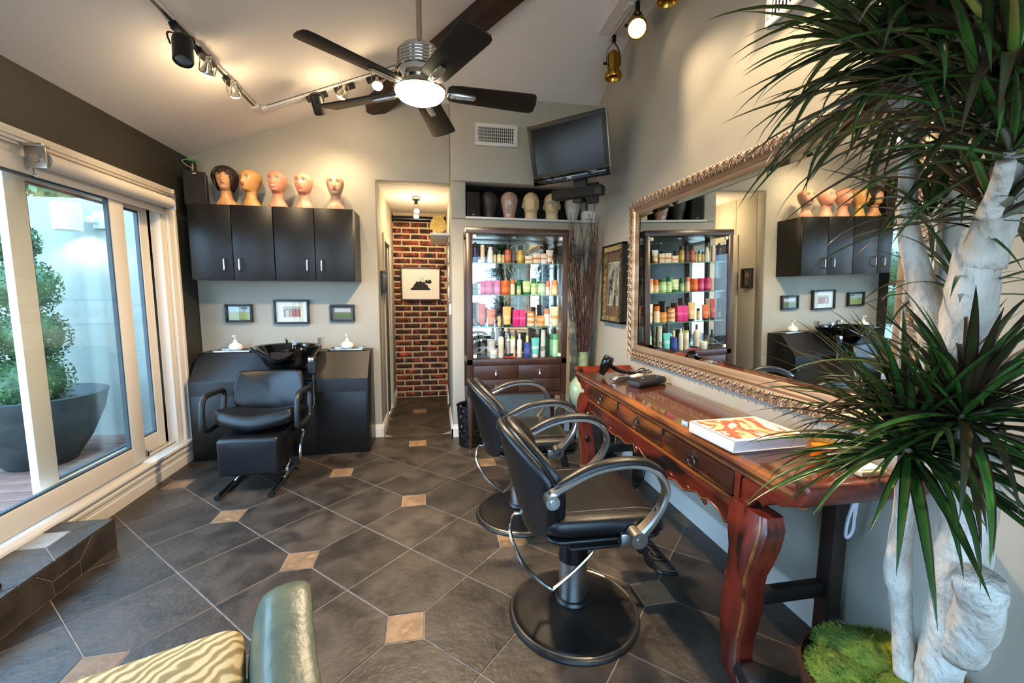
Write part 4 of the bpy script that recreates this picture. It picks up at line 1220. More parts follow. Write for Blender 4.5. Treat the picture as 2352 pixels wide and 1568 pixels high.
# spray can lettering
for o in list(SC.objects):
    if o.get('label', '').startswith('silver spray can'):
        text('lettering', 'gs', .06, TR(0, -.0236, .09) @ RX(PI / 2), pm('#141414', .5), o)
t = thing('scissors', 'open hair scissors laid at the left of the cabinet floor', 'scissors', (.40, 3.815, .866))
for s in (-1, 1):
    b = B().tube([(-.05, 0, .02 + s * .012), (.04, 0, .05 - s * .02), (.10, .01, .062 - s * .03)], [.0035, .004, .001], 6).tube([(-.06 + .016 * math.cos(q * PI / 6), 0, .015 + s * .02 + .012 * math.sin(q * PI / 6)) for q in range(12)], .0028, 6, loop=True)
    b.build('blade', STEEL, t)
t = thing('hair_clip', 'red and black hair clip lying on the cabinet floor', 'hair clip', (.675, 3.805, .8475))
B().pillow([(-.06, -.012), (.05, -.016), (.06, 0), (.05, .016), (-.06, .012)], .012, .005, TR(0, 0, .008)).build('red_jaw', pm('#b8281c'), t)
B().pillow([(-.05, -.016), (.03, -.018), (.04, 0), (.03, .018), (-.05, .016)], .02, .008, TR(-.01, .01, .026) @ RY(-.15)).build('black_jaw', pm('#17130f'), t)

# ---- twigs in a stoneware vase on a low black stand
CELA = M('celadon_glaze', '#93ab90', .25, c2='#7f9a82', scale=18, bump=.15, bscale=60)
t = thing('tall_vase', 'slim grey green stoneware vase holding tall twigs', 'vase', (1.43, 4.01, 0))
B().lathe([(0, 0), (.06, 0), (.062, .02), (.058, .3), (.056, .855), (.058, .865), (.05, .865), (.048, .7), (0, .69)], 22).build('vase', CELA, t)
t2 = thing('twig_bundle', 'bundle of tall dark red bare twigs in the slim vase', 'twigs', (1.43, 4.01, .72))
TW = M('twig_bark', '#4a2620', .6, c2='#2f1a16', scale=20, rand=.3)
rs = random.Random(5)
for k in range(50):
    a = rs.uniform(0, 2 * PI); r0 = rs.uniform(0, .034)
    top = rs.uniform(.95, 1.58)
    spread = rs.uniform(.05, .30)
    ax = math.cos(a) * spread * 1.0; ay = math.sin(a) * spread * .7
    pts = []
    n = 7
    w1, w2 = rs.uniform(-.03, .03), rs.uniform(-.03, .03)
    for i in range(n):
        u = i / (n - 1)
        e = u ** 1.25
        x = math.cos(a) * r0 + ax * e + w1 * math.sin(u * 9); y = math.sin(a) * r0 + ay * e + w2 * math.sin(u * 8)
        pts.append(V((max(-.20, min(.11, x)), max(-.2, min(.13, y)), u * top)))
    b = B(); b.tube(pts, [.0044 - .0033 * i / (n - 1) for i in range(n)], 5)
    for q in range(rs.randint(1, 3)):
        i = rs.randint(3, 5); p = pts[i]; dd = V((rs.uniform(-.08, .08), rs.uniform(-.06, .05), rs.uniform(.14, .3)))
        e = p + dd; e.x = max(-.22, min(.12, e.x)); e.y = min(.14, e.y)
        b.tube([p, p + (e - p) * .5 + V((rs.uniform(-.015, .015), 0, 0)), e], [.0024, .002, .001], 4)
    b.build('twig', TW, t2)
t = thing('low_stand', 'low black wooden stand in the corner behind the table', 'stand', (1.36, 3.86, 0))
B().box(-.10, .16, -.13, .03, .345, .37).build('top', BLACKPL, t, bev=.004)
for x in (-.09, .13):
    for y in (-.12, .0):
        B().box(x, x + .025, y, y + .025, 0, .345).build('leg', BLACKPL, t, bev=.002)
t = thing('round_vase', 'round pale green glazed vase beside the table end', 'vase', (1.345, 3.80, .371))
B().lathe([(0, 0), (.05, 0), (.07, .02), (.105, .1), (.112, .16), (.1, .22), (.06, .27), (.045, .285), (.05, .3), (.042, .3), (.036, .28), (0, .26)], 28).build('body', M('pale_green_glaze', '#a5b79a', .12, c2='#8fa98f', scale=7, coat=.6), t)

# ---- waste basket with punched holes
t = thing('waste_basket', 'black perforated metal waste basket beside the display cabinet', 'waste basket', (.325, 3.965, 0))
WB = M('basket_black', '#121212', .35, .2)
b = B(); n = 44; rows = 15
zz = [.02 + .36 * i / rows for i in range(rows + 1)]
def rad(z): return .112 + .022 * z / .4
V_ = [[b.v((rad(z) * math.cos(2 * PI * k / n), rad(z) * math.sin(2 * PI * k / n), z)) for k in range(n)] for z in zz]
for i in range(rows):
    for k in range(n):
        if i % 2 == 1 and (k + (i // 2 % 2) * 2) % 4 == 0 and 0 < i < rows - 1: continue
        b.face([V_[i][k], V_[i][(k + 1) % n], V_[i + 1][(k + 1) % n], V_[i + 1][k]])
b.lathe([(0, .0), (.116, 0), (.118, .022), (.11, .024), (0, .012)], 28)
o = b.build('shell', WB, t)
b = B(); b.tube([(.136 * math.cos(q * PI / 16), .136 * math.sin(q * PI / 16), .385) for q in range(32)], .0055, 6, loop=True); b.build('rim', WB, t)

# ---- framed family photograph on the right wall
GOLDF = tex_mat('ribbed_gold', lambda tt, tc: (lambda wv: (setattr(wv.inputs['Scale'], 'default_value', 14.), setattr(wv, 'bands_direction', 'DIAGONAL'), tt.links.new(tc.outputs['Object'], wv.inputs['Vector']), ramp(tt, wv.outputs['Fac'], [(0, '#4a3d22'), (.5, '#a08a54'), (1, '#cbb27a')]))[-1])(tt.nodes.new('ShaderNodeTexWave')), .35, Metallic=.6)
t = thing('framed_portrait', 'gold ribbed frame with old black and white group photograph', 'picture', (1.575, 3.615, 1.52), -PI / 2)
fw_, fh_ = .445, .69
f = B()
for x0, x1, z0, z1 in ((-fw_ / 2, fw_ / 2, fh_ / 2 - .02, fh_ / 2), (-fw_ / 2, fw_ / 2, -fh_ / 2, -fh_ / 2 + .02), (-fw_ / 2, -fw_ / 2 + .02, -fh_ / 2, fh_ / 2), (fw_ / 2 - .02, fw_ / 2, -fh_ / 2, fh_ / 2)):
    f.box(x0, x1, -.035, .02, z0, z1)
f.build('outer_frame', BLKFR, t, bev=.003)
f = B()
for x0, x1, z0, z1 in ((-.2025, .2025, .285, .325), (-.2025, .2025, -.325, -.285), (-.2025, -.16, -.285, .285), (.16, .2025, -.285, .285)):
    f.box(x0, x1, -.028, 0, z0, z1)
k_ = 0
for z in [(-.31 + .0207 * q) for q in range(31)]:
    for x in (-.182, .182): f.cyl((x - .02, -.028, z), (x + .02, -.028, z), .008, seg=6)
for x in [(-.18 + .0207 * q) for q in range(18)]:
    for z in (-.305, .305): f.cyl((x, -.028, z - .02), (x, -.028, z + .02), .008, seg=6)
f.build('ribbed_frame', M('antique_gold', '#a8905a', .35, .7, c2='#6a5630', scale=25), t)
B().box(-.16, .16, -.010, -.005, -.285, .285).build('mount', M('brown_mount_card', '#7d5f48', .7), t)
B().box(-.115, .115, -.013, -.010, -.19, .19).build('photo_border', PAPER, t)
B().box(-.107, .107, -.0145, -.013, -.182, .182).build('photo', M('old_photo', '#6d6860', .5, c2='#c9c3b6', scale=14, detail=8, lo=.4, hi=.6, c3='#d8d2c6'), t)
rs = random.Random(3)
for k, (x, z, h, c) in enumerate(((-.06, -.02, .16, '#2a2826'), (-.02, .04, .15, '#4a4743'), (.03, .0, .17, '#cfc9bd'), (.07, .03, .15, '#8d877d'), (-.045, -.09, .12, '#d8d2c6'), (.0, -.06, .15, '#b9b3a8'), (.05, -.09, .12, '#3a3734'))):
    b = B(); b.loft([[V((x + a * .02, -.0148 - .0004 * k, z + c2 * h * .5 - .05)) for a, c2 in ((-1, -1), (1, -1), (.8, .5), (.3, .75), (-.3, .75), (-.8, .5))], [V((x + a * .02, -.0152 - .0004 * k, z + c2 * h * .5 - .05)) for a, c2 in ((-1, -1), (1, -1), (.8, .5), (.3, .75), (-.3, .75), (-.8, .5))]])
    b.ball((x, -.015 - .0004 * k, z + h * .5 - .04), .014, 8, 6, (1, .06, 1.25))
    b.build('figure_print', M('figure_%d' % k, c, .6), t)
B().box(-.16, .16, -.02, -.0195, -.285, .285).build('glazing', GLASS, t)
# ================================================================== CHAIRS, TABLE, MIRROR
# ---- shampoo chair
t = thing('shampoo_chair', 'black vinyl shampoo chair with leg rest in front of the basin', 'chair', (-1.32, 3.45, 0))
def back_warp(p): return V((p.x, p.y, p.z + .10 * (p.x / .27) ** 2))
bo = [(-.255, -.10), (-.20, -.16), (0, -.185), (.20, -.16), (.255, -.10), (.262, 0), (.245, .11), (.205, .155), (0, .162), (-.205, .155), (-.245, .11), (-.262, 0)]
bo2 = [(p.x, p.y) for p in catmull([V((x, y, 0)) for x, y in bo + bo[:1]], 4)][:-1]
B().pillow(bo2, .10, .045, TR(0, .32, .632) @ RX(math.radians(76)), .015, back_warp).build('backrest', VINYL, t)
so = [(p.x, p.y) for p in catmull([V((x, y, 0)) for x, y in [(-.28, -.16), (-.22, -.215), (0, -.235), (.22, -.215), (.28, -.16), (.275, .1), (.24, .2), (0, .22), (-.24, .2), (-.275, .1), (-.28, -.16)]], 4)][:-1]
def seat_warp(p): return V((p.x, p.y, p.z + .045 * (p.x / .28) ** 2 - .02 * max(0, -p.y - .1) / .1 * (1 - abs(p.x) / .28)))
B().pillow(so, .115, .05, TR(0, .07, .462) @ RX(-.17), .008, seat_warp).build('seat', VINYL, t)
lo_ = rrect(-.205, .205, -.14, .135, .025)
B().pillow(lo_, .17, .03, TR(.0, -.155, .265) @ RX(PI / 2), .004).build('leg_rest', VINYL, t)
B().box(-.20, .20, -.10, .20, .14, .40).build('seat_box', M('black_vinyl_flat', '#121214', .45), t, bev=.01)
for s in (-1, 1):
    x = s * .315
    pts = catmull([V((x, -.16, .46)), V((x, -.15, .60)), V((x, -.12, .665)), V((x, -.05, .682)), V((x, .14, .675)), V((x, .185, .64)), V((x, .17, .55)), V((x, .15, .46)), V((x, .10, .435)), V((x, -.1, .43))], 5)
    B().tube(pts, .021, 10, loop=True).build('armrest', M('black_urethane', '#19191a', .4), t)
f = B()
for s in (-1, 1):
    x = s * .17
    f.tube([(x, -.32, .02), (x, .0, .02), (x, .36, .02)], .017, 10)
    f.tube(catmull([V((x, .02, .02)), V((x, .02, .08)), V((x, .1, .16)), V((x, .12, .3))], 4), .013, 8)
f.tube([(-.17, .02, .05), (.17, .02, .05)], .008, 8)
f.build('chrome_base', CHROME, t)
for s in (-1, 1):
    B().cyl((s * .17, -.335, .02), (s * .17, -.315, .02), .02, seg=12).build('foot_cap', BLACKPL, t)
B().tube(catmull([V((.20, .1, .36)), V((.28, .06, .36)), V((.285, .06, .33)), V((.25, .1, .22)), V((.24, .12, .08))], 4), .012, 8).build('tilt_lever', CHROME, t)

# ---- hydraulic styling chairs
ALU = M('cast_aluminium', '#b5b2ac', .28, 1., bump=.04, bscale=120)
BASEM = M('worn_black_base', '#1d1b19', .38, .35, c2='#2c2723', scale=6, detail=6, rvar=.15)
SEAM = M('vinyl_stitching', '#4a4648', .6)
def styling_chair(loc, rz, label):
    t = thing('styling_chair', label, 'salon chair', loc, rz, 'styling chairs at the red table')
    B().lathe([(0, 0), (.288, 0), (.292, .006), (.288, .016), (.272, .024), (.262, .021), (.25, .022), (.2, .03), (.12, .043), (.085, .052), (0, .055)], 56, TR(0, -.02, 0)).build('base_disc', BASEM, t)
    B().tube([(.277 * math.cos(q * PI / 28), .277 * math.sin(q * PI / 28) - .02, .021) for q in range(56)], .006, 6, loop=True).build('base_rim', M('steel_rim', '#7a756e', .35, .9), t)
    B().lathe([(0, .05), (.078, .05), (.08, .06), (.074, .072), (.066, .075), (0, .075)], 32).build('column_collar', BLACKPL, t)
    B().cyl((0, 0, .07), (0, 0, .26), .063, seg=32).build('column', STEEL, t)
    B().cyl((0, 0, .25), (0, 0, .465), .067, seg=32).build('column_sleeve', M('gloss_black_sleeve', '#0c0c0d', .15), t)
    # pump lever: bent wire loop on the left with a pedal arm to the front
    b = B().tube(catmull([V((.03, -.10, .355)), V((-.01, -.14, .30)), V((-.16, -.16, .185)), V((-.2, -.16, .18)), V((-.29, -.11, .25)), V((-.335, -.03, .34)), V((-.32, .03, .385)), V((-.3, .06, .395))], 6), .0075, 8)
    b.tube([(-.31, .05, .395), (-.1, .05, .395), (0, .03, .39)], .0075, 8)
    b.cyl((.035, -.105, .345), (.025, -.085, .37), .013, seg=10)
    b.build('pump_lever', CHROME, t, loc=(.045, 0, .055))
    # seat
    so = rrect(-.19, .315, -.262, .262, .075, 5)
    def sw(p): return V((p.x, p.y, p.z - .035 * max(0, (p.x - .18) / .135) ** 2 + .012 * (p.y / .26) ** 2))
    B().pillow(so, .085, .036, TR(0, 0, .522), .010, sw).build('seat_cushion', VINYL, t)
    B().pillow(rrect(-.18, .30, -.25, .25, .06), .02, .008, TR(0, 0, .474)).build('seat_board', BLACKPL, t)
    b = B()
    for yy in (-1, 1):
        b.tube([V((x, yy * .2, .5685 - .035 * max(0, (x - .18) / .135) ** 2 + .006)) for x in (-.16, -.05, .1, .2, .26)], .0022, 5)
    b.tube([V((-.10 + .03 * (1 - (y / .2) ** 2), y, .5745)) for y in [(-.2 + .04 * q) for q in range(11)]], .0022, 5)
    b.build('seat_stitching', SEAM, t)
    b = B().box(-.10, .10, -.27, .27, .452, .466); b.build('seat_bracket', BLACKMET, t, bev=.004)
    # backrest: shield shaped shell and cushion
    half = [(0, .0), (.11, .002), (.19, .03), (.238, .10), (.268, .20), (.27, .28), (.24, .345), (.185, .405), (.12, .452), (.06, .478), (0, .485)]
    ol = [(x, y) for x, y in half] + [(-x, y) for x, y in half[-2:0:-1]]
    ol = [(p.x, p.y) for p in catmull([V((x, y, 0)) for x, y in ol + ol[:1]], 3)][:-1]
    def bw(p): return V((p.x, p.y, p.z - .095 * (p.x / .26) ** 2))   # wraps round the sitter
    Tb = TR(-.18, 0, .435) @ RY(math.radians(-15)) @ Matrix(((0, 0, -1, 0), (1, 0, 0, 0), (0, 1, 0, 0), (0, 0, 0, 1)))
    B().pillow(ol, .036, .017, Tb @ TR(0, 0, .03), .002, bw).build('back_shell', VINYL, t)
    B().pillow([(x * .975, .008 + y * .975) for x, y in ol], .044, .021, Tb @ TR(0, .0, -.012), .005, bw).build('back_cushion', VINYL, t)
    B().tube([Tb @ (bw(V((x * .985, .005 + y * .985, .013)))) for x, y in ol], .005, 6, loop=True).build('piping', M('vinyl_piping', '#121214', .3), t)
    # arms
    path = [(-.19, .675), (-.168, .712), (-.11, .744), (-.024, .781), (.074, .797), (.167, .79), (.232, .752), (.263, .696), (.252, .635), (.214, .572), (.168, .52), (.15, .505)]
    cp = catmull([V((x, 0, z)) for x, z in path], 5)
    for s in (-1, 1):
        y0 = s * .298
        rings = []
        n = len(cp)
        for i, p in enumerate(cp):
            d = (cp[min(i + 1, n - 1)] - cp[max(i - 1, 0)]).normalized(); nr = V((-d.z, 0, d.x))
            u = i / (n - 1)
            wd = .022 if u < .7 else .022 + .008 * (u - .7) / .3
            th = .011 if u < .75 else .011 + .012 * (u - .75) / .25
            if u < .08: th = .018
            q = p + V((0, y0, 0))
            rings.append([q + V((0, a * wd, 0)) + nr * (c * th) for a, c in ((-1, -.5), (-.75, -1), (.75, -1), (1, -.5), (1, .5), (.75, 1), (-.75, 1), (-1, .5))])
        arm = B().loft(rings)
        arm.cyl((-.185, y0 - .026, .68), (-.185, y0 + .026, .68), .026, seg=20).cyl((.152, y0 - .03, .508), (.152, y0 + .03, .508), .032, seg=20)
        o = arm.build('arm', ALU, t)
        rings = []
        for i in range(int(n * .10), int(n * .62)):
            p = cp[i]; d = (cp[i + 1] - cp[i - 1]).normalized(); nr = V((-d.z, 0, d.x))
            u = (i - int(n * .10)) / (int(n * .62) - int(n * .10) - 1)
            e = math.sin(PI * min(1, max(0, u))) ** .35
            q = p + V((0, y0, 0)) + nr * .0105
            rings.append([q + V((0, math.cos(a) * .025 * max(.2, e), 0)) + nr * (max(0, math.sin(a)) * .022 * max(.1, e)) for a in [PI * k / 8 for k in range(9)]])
        B().loft(rings).build('arm_pad', VINYL, o)
        for (x, z) in ((-.185, .68), (.152, .508)):
            B().cyl((x, y0 - .033, z), (x, y0 + .033, z), .012, seg=12).build('arm_bolt', CHROME, o)
        B().cyl((.225, y0, .612), (.245, y0, .60), .008, seg=8).build('arm_bolt', CHROME, o)
        B().box(.10, .17, y0 - .012 - s * .03, y0 + .012 - s * .03, .46, .51).build('arm_mount', ALU, o, bev=.004)
    # footrest
    b = B()
    for s in (-.055, .055):
        b.tube(catmull([V((.22, s, .47)), V((.27, s, .43)), V((.325, s, .25)), V((.355, s, .205))], 5), .012, 8)
    b.build('footrest_bar', BLACKPL, t)
    f = B(); Tf = TR(.405, .03, .20) @ RY(math.radians(12))
    f.pillow(rrect(-.055, .055, -.145, .145, .02), .016, .006, Tf)
    f.build('footplate', BLACKPL, t)
    b = B()
    for e in (-1, 1):
        for k in range(5):
            y = e * (.08 + .012 * k)
            b.box(-.042, .042, y - .003, y + .003, .008, .013, Tf)
    b.tube([Tf @ V((.032 * math.cos(q * PI / 10), .032 * math.sin(q * PI / 10) - .02, .009)) for q in range(20)], .003, 5, loop=True)
    b.box(-.008, .008, -.02, .06, .008, .012, Tf)
    b.build('tread', M('tread_rubber', '#3a3734', .6), t)
    return t
c1 = styling_chair((.60, 1.735, 0), math.radians(-1), 'near black styling chair, its base whole in view at the front')
c2 = dup(c1, (.535, 2.635, 0), math.radians(2), 'far black styling chair, half hidden behind the near one')

# ---- carved red altar table
LACQ = M('worn_red_lacquer', '#561a0e', .34, c2='#70281a', scale=9, detail=10, lo=.36, hi=.50, c3='#190b07', stretch=(1, .25, 1), bump=.25, bscale=30, coat=.25, spec=.5)
LACL = M('worn_red_lacquer_leg', '#561a0e', .34, c2='#74291a', scale=10, detail=10, lo=.36, hi=.52, c3='#1c0c07', stretch=(1, 1, .16), bump=.25, bscale=30, coat=.25)
LACD = M('dark_worn_lacquer', '#3a1c10', .35, c2='#7a4a22', scale=9, detail=8, lo=.48, hi=.62, c3='#9a3a1c', stretch=(1, .3, 1), bump=.25, bscale=40, coat=.2)
LACT = M('lacquer_table_top', '#74351d', .3, c2='#5c2815', scale=4, detail=6, stretch=(2, .2, 1), coat=.3)
EDGEW = M('rubbed_wood_edge', '#8d5226', .35, c2='#4a2410', scale=14, detail=6, stretch=(1, .2, 1), bump=.2, coat=.2)
DKLEG = M('dark_table_leg', '#2d201a', .5, c2='#17110e', scale=8, stretch=(1, 1, .3), bump=.2)
TY0, TY1, TX0, TX1 = 1.10, 3.22, 1.10, 1.575
t = thing('altar_table', 'carved red lacquer altar table with drawers and cabriole legs under the mirror', 'table', (1.34, 2.16, 0))
ox, oy = 1.34, 2.16
def lb(x0, x1, y0, y1, z0, z1, b=None): return (b or B()).box(x0 - ox, x1 - ox, y0 - oy, y1 - oy, z0, z1)
lb(TX0 + .02, TX1 - .01, TY0 + .03, TY1 - .03, .785, .812).build('top_panel', LACT, t)
# moulded front and back edge
prof = [(0, .757), (-.012, .762), (-.018, .772), (-.012, .782), (-.026, .790), (-.032, .802), (-.026, .815), (.02, .817), (.02, .757)]
b = B(); b.loft([[V((TX0 + .03 + x - ox, y - oy, z)) for x, z in prof] for y in (TY0, TY1)]); b.build('edge_moulding', EDGEW, t, ang=.5)
b = B(); b.loft([[V((TX1 - .02 - x - ox, y - oy, z)) for x, z in prof] for y in (TY0, TY1)]); b.build('edge_moulding', EDGEW, t, ang=.5)
# everted scroll ends
for s, yb in ((-1, TY0), (1, TY1)):
    sc = [(.10, .812), (.05, .816), (.0, .835), (-.022, .852), (-.045, .85), (-.05, .83), (-.04, .80), (-.02, .775), (.02, .76), (.10, .76)]
    b = B(); b.loft([[V((x - ox, yb - s * q - oy, z)) for q, z in sc] for x in (TX0 + .004, TX1 - .002)])
    o = b.build('scroll_end', LACQ, t, bev=.006)
    b = B()
    for x in (TX0 + .002, ):
        b.tube([(x - ox, yb - s * (-.018 + .018 * (1 - q / 22) * math.cos(q * .55)) - oy, .832 + .018 * (1 - q / 22) * math.sin(q * .55)) for q in range(20)], .003, 5)
    b.build('scroll_carving', EDGEW, o)
lb(TX0 + .03, TX1 - .03, 1.34, 2.99, .66, .785).build('drawer_case', LACQ, t)
# front rail pieces, dividers
fx = 1.12
for y in (1.375, 1.907, 2.447, 2.978): lb(fx - .004, fx + .02, y - .016, y + .016, .655, .765).build('divider', LACQ, t, bev=.003)
RINGM = M('iron_ring', '#6c6a68', .35, .9)
for y0, y1 in ((1.394, 1.89), (1.924, 2.43), (2.464, 2.96)):
    o = lb(fx - .008, fx + .02, y0, y1, .664, .757).build('drawer', LACD, t, bev=.004)
    cy = (y0 + y1) / 2 - oy
    p = B(); p.lathe([(0, 0), (.022, 0), (.019, .006), (.008, .01), (.006, .018), (0, .02)], 14, TR(fx - .008 - ox, cy, .728) @ RY(-PI / 2))
    p.build('ring_plate', M('iron_plate', '#3a332c', .45, .7), o)
    B().tube([(fx - .022 - ox, cy + .024 * math.sin(q * PI / 10), .705 + .024 * math.cos(q * PI / 10)) for q in range(20)], .0035, 6, loop=True).build('ring_pull', RINGM, o)
# shaped apron below the drawers
ap = [(1.36, .66), (1.36, .575), (1.41, .545), (1.46, .575), (1.52, .582), (1.56, .566), (1.60, .577), (1.64, .562), (1.70, .54), (1.76, .555), (1.83, .538), (1.90, .545), (1.96, .557), (2.03, .545), (2.09, .562), (2.13, .578), (2.166, .535), (2.20, .578), (2.24, .562), (2.30, .545), (2.37, .557), (2.43, .545), (2.50, .538), (2.57, .555), (2.63, .54), (2.69, .562), (2.73, .577), (2.77, .566), (2.81, .582), (2.87, .575), (2.92, .545), (2.97, .575), (2.97, .66)]
b = B(); b.loft([[V((x - ox, y - oy, z)) for y, z in ap] for x in (fx - .018, fx + .012)]); o = b.build('apron', LACQ, t, bev=.004)
b = B(); b.tube([(fx - .019 - ox, y - oy, z + .007) for y, z in ap[1:-1]], .004, 5).build('apron_bead', EDGEW, o)
lb(fx - .022, fx - .004, 1.36, 2.97, .651, .662).build('waist_moulding', EDGEW, t, bev=.003)
b = B()
for y in (1.54, 1.66, 1.80, 2.166, 2.53, 2.67, 2.79):
    b.tube([(fx - .018 - ox, y - oy + .02 * (1 - q / 14) * math.cos(q * .7), .566 + .014 * (1 - q / 14) * math.sin(q * .7)) for q in range(12)], .004, 5)
b.build('apron_carving', LACQ, t)
# corner spandrels under the overhanging ends
for s, yb in ((-1, TY0), (1, TY1)):
    yi = 1.34 if s < 0 else 2.99
    pr = [(yi, .76), (yi, .672), (yi + s * .045, .672), (yi + s * .06, .70), (yi + s * .085, .712), (yi + s * .105, .70), (yi + s * .118, .715), (yi + s * .15, .735), (yi + s * .19, .742), (yi + s * .235, .765)]
    b = B(); b.loft([[V((x - ox, y - oy, z)) for y, z in pr] for x in (fx - .012, fx + .012)]); b.build('spandrel', LACQ, t, bev=.003)
    # side rail towards the wall
    lb(fx + .02, TX1 - .02, yi + s * .005 - .012, yi + s * .005 + .012, .65, .76).build('side_rail', DKLEG, t, bev=.003)
# cabriole front legs
for s, yc in ((-1, 1.29), (1, 2.99 + .03)):
    # stations: z, y centre (outwards positive), half width along y, x centre, half depth
    st = [(.672, .0, .085, 1.135, .04), (.63, .005, .098, 1.128, .045), (.56, .01, .085, 1.118, .048), (.50, .012, .068, 1.112, .047), (.44, -.002, .059, 1.112, .043), (.37, -.015, .058, 1.118, .04), (.30, -.03, .07, 1.126, .039), (.22, -.045, .068, 1.13, .037), (.15, -.05, .060, 1.128, .035), (.09, -.038, .055, 1.12, .034), (.05, -.018, .056, 1.112, .035), (.02, .0, .06, 1.108, .036), (0, .006, .054, 1.108, .034)]
    rings = []
    for z, c, hw, xc, hd in st:
        cy = yc + s * c
        rings.append([V((xc + a * hd - ox, cy + e * hw - oy, z)) for a, e in ((-1, -.8), (-.8, -1), (.8, -1), (1, -.8), (1, .8), (.8, 1), (-.8, 1), (-1, .8), (-1.12, 0))])
    b = B(); b.loft(rings); o = b.build('leg', LACL, t, ang=.7)
    b = B(); b.tube([V((xc - hd * 1.0 - ox, yc + s * c + s * hw * .78 - oy, z)) for z, c, hw, xc, hd in st[:-1]], .006, 6)
    b.build('leg_bead', EDGEW, o)
    b = B(); b.cyl((1.07 - ox, yc + s * .062 - oy, .05), (1.145 - ox, yc + s * .062 - oy, .05), .048, seg=18)
    b.build('foot_scroll', DKLEG, o, bev=.004)
    B().ball((1.105 - ox, yc - s * .075 - oy, .36), .022, 10, 8, (1, 1, 1.2)).build('leg_knob', LACQ, o)
# plain rear legs and stretchers
for s, yc in ((-1, 1.345), (1, 2.98)):
    lb(1.505, 1.57, yc - .03, yc + .03, 0, .76).build('rear_leg', DKLEG, t, bev=.004)
    lb(1.15, 1.51, yc - s * .01 - .018, yc - s * .01 + .018, .235, .295).build('stretcher', DKLEG, t, bev=.003)
gt = lb(TX0 + .03, TX1 - .015, TY0 + .055, TY1 - .055, .8185, .8245).build('glass_sheet', glass('table_glass', (.93, .96, .93), 1.5))
gt.location = (ox, oy, 0)
tag(gt, 'sheet of glass lying on the red table top', 'glass sheet')
GT = .8247

# things on the table
t = thing('hair_dryer', 'black hair dryer at the far end of the red table', 'hair dryer', (1.26, 2.94, GT), 0)
B().lathe([(0, -.05), (.032, -.05), (.04, -.035), (.042, 0), (.036, .04), (.026, .07), (.024, .095), (0, .095)], 18, TR(-.02, .0, .105) @ RY(.35) @ RX(.2) @ RX(PI)).build('barrel', M('gloss_black_plastic', '#0d0d0d', .1), t)
B().tube(catmull([V((0, 0, .085)), V((.10, .0, .035)), V((.2, .01, .018))], 5), [.02] * 6 + [.016] * 5, 10, flat=(.8, 1)).build('handle', M('gloss_black_plastic', '#0d0d0d', .1), t)
B().tube(catmull([V((.2, .01, .018)), V((.26, .03, .01)), V((.285, .08, .006)), V((.26, .13, .005))], 5), .004, 6).build('power_cord', BLACKPL, t)
t = thing('hair_clipper', 'chrome and grey hair clipper next to the dryer', 'hair clipper', (1.30, 2.80, GT), .5)
B().pillow(rrect(-.085, .07, -.022, .022, .015), .036, .012, TR(0, 0, .019)).build('body', M('silver_grey', '#a8a49c', .25, .8), t)
B().box(-.105, -.08, -.024, .024, .012, .024).build('blade', CHROME, t, bev=.002)
B().box(-.03, .03, -.012, .012, .036, .039).build('switch_plate', BLACKPL, t, bev=.002)
t = thing('hair_trimmer', 'white hair trimmer with black blade behind the leather case', 'hair clipper', (1.41, 2.81, GT), .6)
B().pillow(rrect(-.06, .07, -.02, .02, .012), .034, .012, TR(0, 0, .018)).build('body', M('white_plastic', '#e9e5df', .3), t)
B().box(-.085, -.058, -.021, .021, .01, .026).build('blade', BLACKPL, t, bev=.002)
t = thing('shears', 'black handled shears lying at the wall behind the leather case', 'scissors', (1.52, 2.98, GT), .3)
for s in (-1, 1):
    b = B().tube([V((-.10, s * .004, .008)), V((-.02, s * .002, .012)), V((.03, -s * .014, .02))], [.002, .004, .004], 6)
    b.tube([(.055 + .026 * math.cos(q * PI / 8), -s * .036 + .022 * math.sin(q * PI / 8), .026 + .01 * math.cos(q * PI / 8)) for q in range(16)], .004, 6, loop=True)
    b.build('blade', M('black_steel', '#232222', .3, .6), t)
t = thing('leather_case', 'folded black leather tool case with metal clasps on the glass', 'case', (1.42, 2.66, GT), .42)
prof = [(.0 + .055 * math.cos(a) * (1 if abs(math.cos(a)) < .9 else 1), .024 + .024 * math.sin(a)) for a in [2 * PI * k / 20 for k in range(20)]]
prof = [(math.copysign(abs(math.cos(a)) ** .5, math.cos(a)) * .062, .023 + .023 * math.copysign(abs(math.sin(a)) ** .7, math.sin(a))) for a in [2 * PI * k / 24 for k in range(24)]]
b = B(); b.loft([[V((x, y * k, z * (.75 + .25 * k))) for y, z in prof] for x, k in ((-.145, .9), (-.14, 1), (0, 1.04), (.12, 1), (.13, .85))]); b.build('roll', M('black_leather', '#15151a', .38, bump=.3, bscale=90), t)
B().loft([[V((x, y * .78, .023 + (z - .023) * .5)) for y, z in prof] for x in (-.1465, -.144)]).build('fold_lining', M('grey_lining', '#3b3a3e', .7), t)
for x in (-.08, .08):
    B().tube([V((x - .014, -.02, .049)), V((x, -.03, .052)), V((x + .014, -.02, .049)), V((x, -.01, .052))], .004, 6, loop=True).build('clasp', CHROME, t)
def cover(tt, tc):
    n = tt.nodes.new('ShaderNodeTexNoise'); n.inputs['Scale'].default_value = 5; n.inputs['Detail'].default_value = 4; n.inputs['Distortion'].default_value = .7
    tt.links.new(tc.outputs['Object'], n.inputs['Vector'])
    return ramp(tt, n.outputs['Fac'], [(.0, '#eadccb'), (.40, '#eadccb'), (.43, '#cf4a40'), (.49, '#d9634a'), (.51, '#e6c7a4'), (.56, '#d48a58'), (.61, '#4a2c22'), (.64, '#e6d6c4')])
t = thing('art_book', 'thick white art book with coral red figure on the cover', 'book', (1.285, 1.555, GT), 0)
Tk = RZ(.05)
